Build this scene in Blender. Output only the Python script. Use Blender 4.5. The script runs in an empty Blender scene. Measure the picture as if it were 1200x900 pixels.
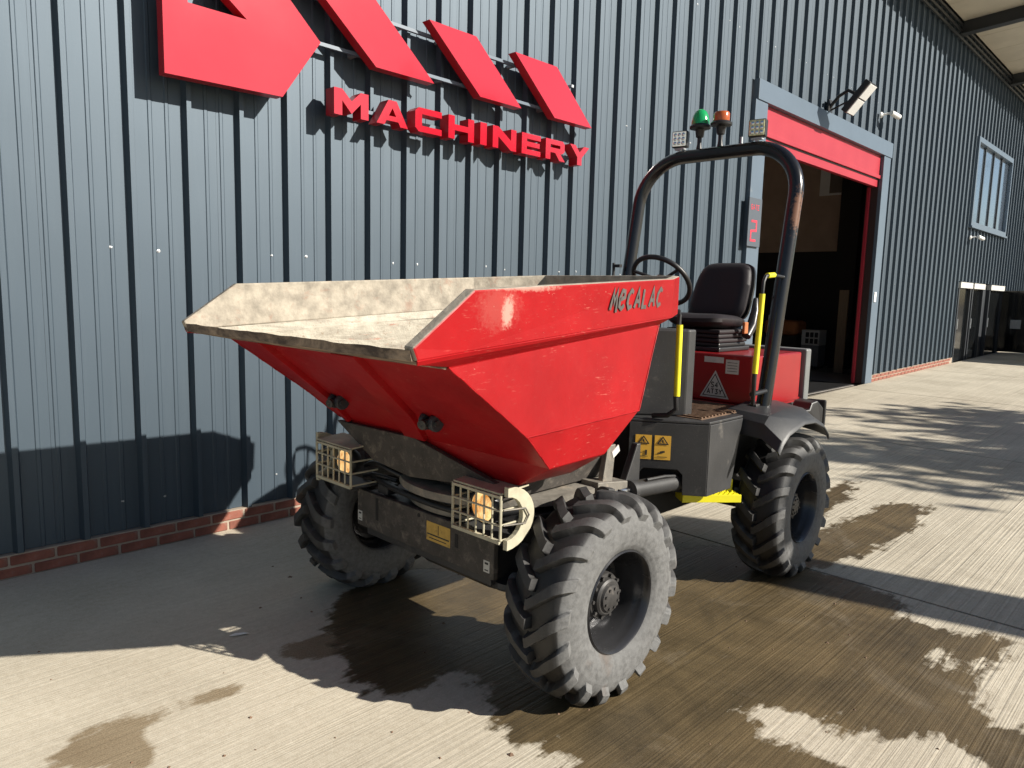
import bpy, bmesh, math, random
import numpy as np
from mathutils import Vector, Matrix
random.seed(7)
rng = np.random.default_rng(7)
scene = bpy.context.scene
COL = scene.collection

# ------------------------------------------------------------------ camera, sky, sun, exposure
cam_d = bpy.data.cameras.new('camera')
cam_d.sensor_width = 36.0
cam_d.lens = 25.5
cam_d.clip_start = 0.05
cam_d.clip_end = 600.0
cam = bpy.data.objects.new('camera', cam_d)
COL.objects.link(cam)
cam.matrix_world = Matrix(((0.70100, 0.07307, -0.70940, 0.0),
                           (-0.71272, 0.10652, -0.69331, 0.0),
                           (0.02490, 0.99162, 0.12675, 1.65),
                           (0, 0, 0, 1)))
scene.camera = cam

SUN = Vector((0.78, -1.56, 1.0)).normalized()          # towards the sun
elev = math.asin(SUN.z)
world = bpy.data.worlds.new('World')
scene.world = world
world.use_nodes = True
wn = world.node_tree
bgn = wn.nodes['Background']
sky = wn.nodes.new('ShaderNodeTexSky')
sky.sky_type = 'NISHITA'
sky.sun_disc = False
sky.sun_elevation = elev
sky.sun_rotation = math.atan2(SUN.x, SUN.y)
sky.air_density = 1.0
sky.dust_density = 0.6
wn.links.new(sky.outputs[0], bgn.inputs[0])
bgn.inputs[1].default_value = 0.05
sun_d = bpy.data.lights.new('sun', 'SUN')
sun_d.energy = 5.0
sun_d.angle = math.radians(0.53)
sun_d.color = (1.0, 0.94, 0.84)
sun = bpy.data.objects.new('sun', sun_d)
COL.objects.link(sun)
sun.rotation_euler = SUN.to_track_quat('Z', 'Y').to_euler()
sun.location = (8, -12, 12)

scene.view_settings.view_transform = 'Standard'
scene.view_settings.look = 'None'
scene.view_settings.gamma = 1.0
scene.view_settings.exposure = 0.78
try:
    scene.cycles.max_bounces = 8
    scene.cycles.use_denoising = True
except Exception:
    pass

# ------------------------------------------------------------------ materials
def nt(name):
    m = bpy.data.materials.new(name)
    m.use_nodes = True
    return m, m.node_tree.nodes, m.node_tree.links

def ramp(N, lo, hi, c0=(0, 0, 0, 1), c1=(1, 1, 1, 1)):
    r = N.new('ShaderNodeValToRGB')
    r.color_ramp.elements[0].position = lo
    r.color_ramp.elements[1].position = hi
    r.color_ramp.elements[0].color = c0
    r.color_ramp.elements[1].color = c1
    return r

def noise(N, L, scale, detail=5, rough=0.6, vec=None, dist=0.0):
    n = N.new('ShaderNodeTexNoise')
    n.inputs['Scale'].default_value = scale
    n.inputs['Detail'].default_value = detail
    n.inputs['Roughness'].default_value = rough
    n.inputs['Distortion'].default_value = dist
    if vec is not None:
        L.new(vec, n.inputs['Vector'])
    return n

def mix(N, L, fac, a, b, mode='MIX'):
    x = N.new('ShaderNodeMix')
    x.data_type = 'RGBA'
    x.blend_type = mode
    for sock, v in ((x.inputs[0], fac), (x.inputs[6], a), (x.inputs[7], b)):
        if hasattr(v, 'is_linked') or hasattr(v, 'links'):
            L.new(v, sock)
        else:
            sock.default_value = v
    return x.outputs[2]

def rgb(c):
    return (c[0], c[1], c[2], 1.0)

def objcoord(N, L, scale=(1, 1, 1)):
    tc = N.new('ShaderNodeTexCoord')
    mp = N.new('ShaderNodeMapping')
    mp.inputs['Scale'].default_value = scale
    L.new(tc.outputs['Object'], mp.inputs['Vector'])
    return mp.outputs[0]

def bump(N, L, h, bs, strength, dist=0.01):
    b = N.new('ShaderNodeBump')
    b.inputs['Strength'].default_value = strength
    b.inputs['Distance'].default_value = dist
    L.new(h, b.inputs['Height'])
    L.new(b.outputs[0], bs.inputs['Normal'])
    return b

def mat(name, col, rough=0.5, metal=0.0, vary=0.15, vscale=6.0, dirt=None, dirt_amt=0.5, dscale=9.0,
        bumpv=0.0, bscale=60.0, coat=0.0, emit=None, estr=0.0, spec=None, speck=0.0, stretch=(1, 1, 1), ior=None):
    m, N, L = nt(name)
    bs = N['Principled BSDF']
    v = objcoord(N, L, stretch)
    n1 = noise(N, L, vscale, 6, 0.6, v)
    lo = tuple(c * (1 - vary) for c in col)
    hi = tuple(min(1, c * (1 + vary)) for c in col)
    r = ramp(N, 0.3, 0.7)
    L.new(n1.outputs[0], r.inputs[0])
    c = mix(N, L, r.outputs[0], rgb(lo), rgb(hi))
    rg = None
    if dirt is not None:
        n2 = noise(N, L, dscale, 8, 0.68, v, 0.3)
        r2 = ramp(N, 0.72 - 0.32 * dirt_amt, 0.92 - 0.25 * dirt_amt)
        L.new(n2.outputs[0], r2.inputs[0])
        c = mix(N, L, r2.outputs[0], c, rgb(dirt))
        mr = N.new('ShaderNodeMapRange')
        mr.inputs[3].default_value = rough
        mr.inputs[4].default_value = 0.9
        L.new(r2.outputs[0], mr.inputs[0])
        L.new(mr.outputs[0], bs.inputs['Roughness'])
    else:
        mr = N.new('ShaderNodeMapRange')
        mr.inputs[3].default_value = max(0.02, rough - 0.08)
        mr.inputs[4].default_value = min(1.0, rough + 0.08)
        L.new(n1.outputs[0], mr.inputs[0])
        L.new(mr.outputs[0], bs.inputs['Roughness'])
    if speck > 0:
        n3 = noise(N, L, 130, 4, 0.7, v)
        r3 = ramp(N, 0.64, 0.72)
        L.new(n3.outputs[0], r3.inputs[0])
        mm = N.new('ShaderNodeMath'); mm.operation = 'MULTIPLY'
        mm.inputs[1].default_value = speck
        L.new(r3.outputs[0], mm.inputs[0])
        c = mix(N, L, mm.outputs[0], c, rgb((0.42, 0.36, 0.28)))
    L.new(c, bs.inputs['Base Color'])
    bs.inputs['Metallic'].default_value = metal
    if ior: bs.inputs['IOR'].default_value = ior
    if spec is not None:
        bs.inputs['Specular IOR Level'].default_value = spec
    if coat:
        bs.inputs['Coat Weight'].default_value = coat
        bs.inputs['Coat Roughness'].default_value = 0.08
    if bumpv:
        nb = noise(N, L, bscale, 5, 0.6, v)
        bump(N, L, nb.outputs[0], bs, bumpv, 0.004)
    if emit is not None:
        bs.inputs['Emission Color'].default_value = rgb(emit)
        bs.inputs['Emission Strength'].default_value = estr
    return m

M = {}
M['clad'] = mat('clad_steel', (0.024, 0.036, 0.048), 0.56, 0.0, 0.07, 1.3, bumpv=0.10, bscale=320, stretch=(1, 1, 0.25), dirt=(0.04, 0.055, 0.068), dirt_amt=0.15, dscale=3, spec=0.5, ior=1.80)
_m = M['clad']; _N = _m.node_tree.nodes; _L = _m.node_tree.links
_bs = _N['Principled BSDF']
_bs.inputs['Specular Tint'].default_value = (0.72, 0.86, 1.0, 1)
_oi = _N.new('ShaderNodeObjectInfo')
_mr = _N.new('ShaderNodeMapRange'); _mr.inputs[3].default_value = 0.92; _mr.inputs[4].default_value = 1.08
_L.new(_oi.outputs['Random'], _mr.inputs[0])
_src = _bs.inputs['Base Color'].links[0].from_socket
_hs = _N.new('ShaderNodeHueSaturation')
_L.new(_mr.outputs[0], _hs.inputs['Value']); _L.new(_src, _hs.inputs['Color'])
_vs = objcoord(_N, _L, (2.2, 2.2, 0.16))
_ns = noise(_N, _L, 6.0, 6, 0.65, _vs, 0.3)
_rs = ramp(_N, 0.52, 0.78)
_L.new(_ns.outputs[0], _rs.inputs[0])
_mm = _N.new('ShaderNodeMath'); _mm.operation = 'MULTIPLY'; _mm.inputs[1].default_value = 0.35
_L.new(_rs.outputs[0], _mm.inputs[0])
_L.new(mix(_N, _L, _mm.outputs[0], _hs.outputs[0], rgb((0.05, 0.066, 0.08))), _bs.inputs['Base Color'])
_bn = _bs.inputs['Normal'].links[0].from_node
_nw = noise(_N, _L, 1.6, 2, 0.5, objcoord(_N, _L, (1, 1, .6)))
_b2 = _N.new('ShaderNodeBump'); _b2.inputs['Strength'].default_value = 0.12; _b2.inputs['Distance'].default_value = 0.05
_L.new(_nw.outputs[0], _b2.inputs['Height']); _L.new(_bn.outputs[0], _b2.inputs['Normal']); _L.new(_b2.outputs[0], _bs.inputs['Normal'])
M['trim'] = mat('trim_steel', (0.10, 0.135, 0.175), 0.4, 0.0, 0.05, 2, dirt=(0.26, 0.27, 0.27), dirt_amt=0.2, dscale=6)
M['darksteel'] = mat('dark_steel', (0.03, 0.034, 0.04), 0.45, 0, 0.1, 3)
M['brick'] = mat('brick_red', (0.215, 0.075, 0.05), 0.85, 0, 0.35, 9, dirt=(0.23, 0.16, 0.125), dirt_amt=0.5, dscale=14, bumpv=0.6, bscale=90)
M['mortar'] = mat('mortar', (0.33, 0.27, 0.21), 0.95, 0, 0.15, 20, bumpv=0.4, bscale=120)
M['signred'] = mat('sign_red', (0.45, 0.009, 0.024), 0.12, 0, 0.03, 1, coat=1.0, spec=0.6)
M['signside'] = mat('sign_side_red', (0.40, 0.010, 0.018), 0.3, 0, 0.03, 1)
M['doorred'] = mat('door_red', (0.36, 0.016, 0.032), 0.45, 0, 0.04, 2)
M['alu'] = mat('aluminium', (0.42, 0.44, 0.46), 0.4, 0.7, 0.06, 5)
M['galv'] = mat('galvanised', (0.46, 0.47, 0.48), 0.45, 0.6, 0.15, 40)
M['white'] = mat('white_paint', (0.78, 0.78, 0.76), 0.45, 0, 0.04, 4)
M['cream'] = mat('cream_liner', (0.62, 0.57, 0.47), 0.6, 0, 0.08, 2)
M['black'] = mat('black_plastic', (0.014, 0.014, 0.015), 0.42, 0, 0.2, 8)
M['blackpaint'] = mat('black_tube', (0.010, 0.010, 0.011), 0.24, 0, 0.2, 5, dirt=(0.16, 0.10, 0.07), dirt_amt=0.10, dscale=4, coat=0.25)
_m = M['blackpaint']; _N = _m.node_tree.nodes; _L = _m.node_tree.links; _bs = _N['Principled BSDF']
_tc = _N.new('ShaderNodeTexCoord'); _mp = _N.new('ShaderNodeMapping')
_mp.inputs['Location'].default_value = (-(4.20 - 2.9) / .09, -(1.84 - 2.42) / .035, -2.16 / .17); _mp.inputs['Scale'].default_value = (1 / .09, 1 / .035, 1 / .17)
_L.new(_tc.outputs['Object'], _mp.inputs['Vector'])
_ln = _N.new('ShaderNodeVectorMath'); _ln.operation = 'LENGTH'; _L.new(_mp.outputs[0], _ln.inputs[0])
_nn = noise(_N, _L, 45, 8, 0.75, objcoord(_N, _L))
_ma = _N.new('ShaderNodeMath'); _ma.operation = 'MULTIPLY_ADD'; _ma.inputs[1].default_value = -0.35
_L.new(_ln.outputs['Value'], _ma.inputs[0]); _L.new(_nn.outputs[0], _ma.inputs[2])
_rr = ramp(_N, 0.20, 0.34); _L.new(_ma.outputs[0], _rr.inputs[0])
_src = _bs.inputs['Base Color'].links[0].from_socket
_L.new(mix(_N, _L, _rr.outputs[0], _src, rgb((0.17, 0.085, 0.05))), _bs.inputs['Base Color'])
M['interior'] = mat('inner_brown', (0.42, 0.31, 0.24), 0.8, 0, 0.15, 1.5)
M['interior_dark'] = mat('inner_black', (0.014, 0.013, 0.013), 0.8, 0, 0.2, 2)  # near-black colour stands in for the unlit depth of hall, slots and recesses
M['chassis'] = mat('chassis_grey', (0.030, 0.030, 0.031), 0.5, 0, 0.22, 5, dirt=(0.15, 0.135, 0.115), dirt_amt=0.4, dscale=7, bumpv=0.12, bscale=60, speck=0.3)
M['dirtyplate'] = mat('muddy_plate', (0.055, 0.048, 0.042), 0.8, 0, 0.3, 12, dirt=(0.19, 0.165, 0.135), dirt_amt=0.6, dscale=16, bumpv=0.5, bscale=60, speck=0.7)
M['wornsteel'] = mat('worn_steel', (0.19, 0.175, 0.15), 0.6, 0.25, 0.35, 10, dirt=(0.40, 0.33, 0.25), dirt_amt=0.6, dscale=11, bumpv=0.4, bscale=50)
M['tan'] = mat('dusty_tan', (0.42, 0.39, 0.285), 0.8, 0, 0.2, 12, dirt=(0.24, 0.19, 0.13), dirt_amt=0.3, dscale=14, bumpv=0.3, bscale=60)
M['red2'] = mat('engine_red', (0.27, 0.006, 0.009), 0.35, 0, 0.1, 4, dirt=(0.40, 0.12, 0.09), dirt_amt=0.15, dscale=6, coat=0.3)
M['fender'] = mat('fender_plastic', (0.028, 0.029, 0.031), 0.5, 0, 0.25, 6, dirt=(0.13, 0.125, 0.12), dirt_amt=0.45, dscale=5, bumpv=0.15, bscale=90)
M['yellow'] = mat('safety_yellow', (0.80, 0.72, 0.02), 0.45, 0, 0.06, 8, dirt=(0.35, 0.28, 0.08), dirt_amt=0.15, dscale=20)
M['sticker'] = mat('sticker_yellow', (0.74, 0.42, 0.05), 0.5, 0, 0.05, 10)
M['stickerdirty'] = mat('sticker_worn', (0.50, 0.32, 0.07), 0.65, 0, 0.15, 30, dirt=(0.13, 0.10, 0.06), dirt_amt=0.55, dscale=24)
M['print'] = mat('black_print', (0.02, 0.02, 0.02), 0.6, 0, 0.1, 8)
M['logogrey'] = mat('logo_grey', (0.075, 0.066, 0.06), 0.8, 0, 0.3, 40, dirt=(0.35, 0.04, 0.04), dirt_amt=0.2, dscale=70)
M['labelgrey'] = mat('label_grey', (0.50, 0.49, 0.46), 0.6, 0, 0.1, 30)
M['seat'] = mat('seat_vinyl', (0.010, 0.006, 0.008), 0.6, 0, 0.25, 10, bumpv=0.25, bscale=180)
M['seatshell'] = mat('seat_shell', (0.02, 0.02, 0.021), 0.3, 0, 0.15, 10)
M['deck'] = mat('rusty_deck', (0.15, 0.09, 0.055), 0.8, 0.1, 0.3, 18, dirt=(0.25, 0.20, 0.14), dirt_amt=0.4, dscale=22, bumpv=0.4, bscale=70)
M['rim'] = mat('rim_black', (0.045, 0.045, 0.048), 0.24, 0.5, 0.2, 6, dirt=(0.12, 0.11, 0.095), dirt_amt=0.2, dscale=9)
M['hub'] = mat('hub_dark', (0.045, 0.043, 0.042), 0.5, 0.3, 0.3, 18, dirt=(0.16, 0.14, 0.12), dirt_amt=0.45, dscale=25)
M['chrome'] = mat('chrome_rod', (0.7, 0.7, 0.7), 0.15, 1.0, 0.05, 6)
M['green'] = mat('green_lens', (0.01, 0.30, 0.09), 0.15, 0, 0.05, 4, coat=0.5)
M['amber'] = mat('amber_lens', (0.42, 0.09, 0.02), 0.2, 0, 0.15, 4, coat=0.4)
M['led'] = mat('led_lens', (0.72, 0.72, 0.66), 0.18, 0.3, 0.35, 90, emit=(1, 0.98, 0.85), estr=0.15)
M['led2'] = mat('led_lens_warm', (0.66, 0.62, 0.36), 0.18, 0.3, 0.4, 90)
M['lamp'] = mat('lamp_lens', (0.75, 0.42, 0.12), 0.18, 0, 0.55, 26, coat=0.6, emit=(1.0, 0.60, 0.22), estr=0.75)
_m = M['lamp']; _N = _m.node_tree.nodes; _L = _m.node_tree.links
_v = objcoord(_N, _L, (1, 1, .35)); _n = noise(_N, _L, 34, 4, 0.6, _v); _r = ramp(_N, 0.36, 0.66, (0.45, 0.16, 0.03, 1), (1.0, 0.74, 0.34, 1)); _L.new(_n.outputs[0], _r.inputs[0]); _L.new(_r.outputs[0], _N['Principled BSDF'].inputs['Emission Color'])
M['glass'] = mat('window_glass', (0.02, 0.03, 0.035), 0.03, 0, 0.05, 1, spec=0.5, ior=3.6)
M['glassdark'] = mat('door_glass', (0.006, 0.007, 0.008), 0.08, 0, 0.05, 1, spec=0.5)
M['carpaint'] = mat('car_paint', (0.012, 0.013, 0.016), 0.12, 0.2, 0.05, 2, coat=1.0)
M['timber'] = mat('timber', (0.26, 0.19, 0.12), 0.75, 0, 0.2, 6, stretch=(8, 8, 0.6))
M['bark'] = mat('bark', (0.10, 0.085, 0.07), 0.9, 0, 0.3, 12, bumpv=0.5, bscale=30)
M['leaf'] = mat('leaf', (0.06, 0.085, 0.03), 0.6, 0, 0.4, 3)
M['ledred'] = mat('red_print', (0.62, 0.03, 0.06), 0.5, 0, 0.05, 5)
M['signboard'] = mat('sign_board', (0.06, 0.075, 0.095), 0.7, 0, 0.05, 5)
M['hallfloor'] = mat('hall_floor_grey', (0.22, 0.20, 0.18), 0.6, 0, 0.2, 2)
M['reveal'] = mat('door_reveal_brown', (0.035, 0.016, 0.014), 0.6, 0, 0.1, 3)
M['orange'] = mat('orange_cloth', (0.35, 0.12, 0.04), 0.8, 0, 0.2, 5)
M['greypaint'] = mat('grey_paint', (0.15, 0.155, 0.155), 0.5, 0, 0.1, 6, dirt=(0.25, 0.23, 0.2), dirt_amt=0.3, dscale=9)
M['skytint'] = mat('sky_tint_glass', (0.50, 0.60, 0.72), 0.08, 0.92, 0.05, 1)  # pale blue mirror tint stands in for sky reflected in the panes
M['paper'] = mat('paper', (0.75, 0.74, 0.70), 0.8, 0, 0.05, 30)

def skip_red():
    m, N, L = nt('skip_red')
    bs = N['Principled BSDF']
    v = objcoord(N, L)
    n1 = noise(N, L, 3.2, 6, 0.62, v)
    r1 = ramp(N, 0.35, 0.7)
    L.new(n1.outputs[0], r1.inputs[0])
    c = mix(N, L, r1.outputs[0], rgb((0.25, 0.0033, 0.0055)), rgb((0.33, 0.0055, 0.0080)))
    # dusty scuffs
    n2 = noise(N, L, 7.0, 9, 0.72, v, 0.4)
    r2 = ramp(N, 0.60, 0.80)
    L.new(n2.outputs[0], r2.inputs[0])
    mm = N.new('ShaderNodeMath'); mm.operation = 'MULTIPLY'; mm.inputs[1].default_value = 0.40
    L.new(r2.outputs[0], mm.inputs[0])
    c = mix(N, L, mm.outputs[0], c, rgb((0.36, 0.030, 0.024)))
    # fine scratches
    v2 = objcoord(N, L, (14, 14, 120))
    n3 = noise(N, L, 1.4, 4, 0.6, v2)
    r3 = ramp(N, 0.63, 0.71)
    L.new(n3.outputs[0], r3.inputs[0])
    v4 = objcoord(N, L, (1, 1, 1))
    n5 = noise(N, L, 2.2, 3, 0.5, v4)
    r5 = ramp(N, 0.40, 0.56)
    L.new(n5.outputs[0], r5.inputs[0])
    mm2 = N.new('ShaderNodeMath'); mm2.operation = 'MULTIPLY'
    L.new(r3.outputs[0], mm2.inputs[0]); L.new(r5.outputs[0], mm2.inputs[1])
    mm3 = N.new('ShaderNodeMath'); mm3.operation = 'MULTIPLY'; mm3.inputs[1].default_value = 0.38
    L.new(mm2.outputs[0], mm3.inputs[0])
    c = mix(N, L, mm3.outputs[0], c, rgb((0.55, 0.20, 0.15)))
    # cement splashes: specks
    n4 = noise(N, L, 75, 4, 0.7, v)
    r4 = ramp(N, 0.68, 0.76)
    L.new(n4.outputs[0], r4.inputs[0])
    mm4 = N.new('ShaderNodeMath'); mm4.operation = 'MULTIPLY'
    L.new(r4.outputs[0], mm4.inputs[0]); L.new(r5.outputs[0], mm4.inputs[1])
    c = mix(N, L, mm4.outputs[0], c, rgb((0.50, 0.36, 0.27)))
    # pale cement scuff low on the near rim band (object space of the dumper)
    for (sx, sy, sz, ex, ez, am) in ((1.645, 1.63, 1.585, .040, .075, .50), (1.60, 1.63, 1.60, .16, .11, .08), (1.72, 1.64, 1.665, .26, .02, .42)):
        tc = N.new('ShaderNodeTexCoord')
        mp = N.new('ShaderNodeMapping')
        mp.inputs['Location'].default_value = (-(sx - 2.9) / ex, -(sy - 2.42) / .3, -sz / ez)
        mp.inputs['Scale'].default_value = (1 / ex, 1 / .3, 1 / ez)
        L.new(tc.outputs['Object'], mp.inputs['Vector'])
        ln = N.new('ShaderNodeVectorMath'); ln.operation = 'LENGTH'
        L.new(mp.outputs[0], ln.inputs[0])
        nn = noise(N, L, 62, 8, 0.78, v)
        sb = N.new('ShaderNodeMath'); sb.operation = 'MULTIPLY_ADD'; sb.inputs[1].default_value = -0.62
        L.new(ln.outputs['Value'], sb.inputs[0]); L.new(nn.outputs[0], sb.inputs[2])
        rr = ramp(N, 0.0, 0.26)
        L.new(sb.outputs[0], rr.inputs[0])
        ml = N.new('ShaderNodeMath'); ml.operation = 'MULTIPLY'; ml.inputs[1].default_value = am
        L.new(rr.outputs[0], ml.inputs[0])
        c = mix(N, L, ml.outputs[0], c, rgb((0.60, 0.46, 0.37)))
    L.new(c, bs.inputs['Base Color'])
    mr = N.new('ShaderNodeMapRange')
    bs.inputs['Specular IOR Level'].default_value = 0.22
    mr.inputs[3].default_value = 0.30; mr.inputs[4].default_value = 0.60
    L.new(n2.outputs[0], mr.inputs[0]); L.new(mr.outputs[0], bs.inputs['Roughness'])
    nb = noise(N, L, 4.5, 3, 0.5, v)
    bump(N, L, nb.outputs[0], bs, 0.22, 0.02)
    return m

def skip_inner():
    m, N, L = nt('skip_cement_residue')
    bs = N['Principled BSDF']
    v = objcoord(N, L)
    n1 = noise(N, L, 5.0, 9, 0.7, v, 0.5)
    r1 = ramp(N, 0.34, 0.66)
    L.new(n1.outputs[0], r1.inputs[0])
    c = mix(N, L, r1.outputs[0], rgb((0.34, 0.305, 0.245)), rgb((0.53, 0.49, 0.405)))
    vst = objcoord(N, L, (1.3, 1.3, 9))
    n2 = noise(N, L, 2.6, 8, 0.7, vst, 0.8)
    r2 = ramp(N, 0.48, 0.62)
    L.new(n2.outputs[0], r2.inputs[0])
    mm = N.new('ShaderNodeMath'); mm.operation = 'MULTIPLY'; mm.inputs[1].default_value = 0.7
    L.new(r2.outputs[0], mm.inputs[0])
    c = mix(N, L, mm.outputs[0], c, rgb((0.25, 0.22, 0.18)))
    n8 = noise(N, L, 6.5, 8, 0.7, vst, 0.5)
    r8 = ramp(N, 0.60, 0.68)
    L.new(n8.outputs[0], r8.inputs[0])
    m8 = N.new('ShaderNodeMath'); m8.operation = 'MULTIPLY'; m8.inputs[1].default_value = 0.7
    L.new(r8.outputs[0], m8.inputs[0])
    c = mix(N, L, m8.outputs[0], c, rgb((0.40, 0.12, 0.07)))
    n3 = noise(N, L, 55, 5, 0.7, v)
    r3 = ramp(N, 0.60, 0.68)
    L.new(n3.outputs[0], r3.inputs[0])
    mm3 = N.new('ShaderNodeMath'); mm3.operation = 'MULTIPLY'; mm3.inputs[1].default_value = 0.6
    L.new(r3.outputs[0], mm3.inputs[0])
    c = mix(N, L, mm3.outputs[0], c, rgb((0.20, 0.12, 0.07)))
    L.new(c, bs.inputs['Base Color'])
    bs.inputs['Roughness'].default_value = 0.9
    nb = noise(N, L, 26, 7, 0.68, v)
    bump(N, L, nb.outputs[0], bs, 0.7, 0.012)
    return m

def lip_mat():
    m, N, L = nt('lip_crust')
    bs = N['Principled BSDF']
    v = objcoord(N, L, (1, 0.5, 1))
    n1 = noise(N, L, 9.0, 9, 0.7, v, 0.4)
    r1 = ramp(N, 0.40, 0.62)
    L.new(n1.outputs[0], r1.inputs[0])
    c = mix(N, L, r1.outputs[0], rgb((0.07, 0.052, 0.042)), rgb((0.34, 0.26, 0.19)))
    L.new(c, bs.inputs['Base Color'])
    bs.inputs['Roughness'].default_value = 0.9
    nb = noise(N, L, 40, 6, 0.65, v)
    bump(N, L, nb.outputs[0], bs, 0.8, 0.01)
    return m

def tyre_mat():
    m, N, L = nt('tyre_rubber')
    bs = N['Principled BSDF']
    v = objcoord(N, L)
    n1 = noise(N, L, 34, 9, 0.74, v, 0.2)
    r1 = ramp(N, 0.22, 0.80)
    L.new(n1.outputs[0], r1.inputs[0])
    at = N.new('ShaderNodeAttribute'); at.attribute_name = 'dust'
    mu = N.new('ShaderNodeMath'); mu.operation = 'MULTIPLY'
    ad = N.new('ShaderNodeMath'); ad.operation = 'ADD'; ad.inputs[1].default_value = 0.18
    L.new(r1.outputs[0], ad.inputs[0])
    L.new(ad.outputs[0], mu.inputs[0]); L.new(at.outputs['Fac'], mu.inputs[1])
    mu.use_clamp = True
    c = mix(N, L, mu.outputs[0], rgb((0.015, 0.014, 0.014)), rgb((0.138, 0.138, 0.136)))
    n3 = noise(N, L, 4.0, 5, 0.6, v)
    r3 = ramp(N, 0.60, 0.72)
    L.new(n3.outputs[0], r3.inputs[0])
    mm3 = N.new('ShaderNodeMath'); mm3.operation = 'MULTIPLY'; mm3.inputs[1].default_value = 0.5
    L.new(r3.outputs[0], mm3.inputs[0])
    c = mix(N, L, mm3.outputs[0], c, rgb((0.10, 0.065, 0.045)))
    L.new(c, bs.inputs['Base Color'])
    mr = N.new('ShaderNodeMapRange')
    mr.inputs[3].default_value = 0.5; mr.inputs[4].default_value = 0.9
    L.new(mu.outputs[0], mr.inputs[0]); L.new(mr.outputs[0], bs.inputs['Roughness'])
    nb = noise(N, L, 110, 5, 0.65, v)
    bump(N, L, nb.outputs[0], bs, 0.25, 0.004)
    return m

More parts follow.
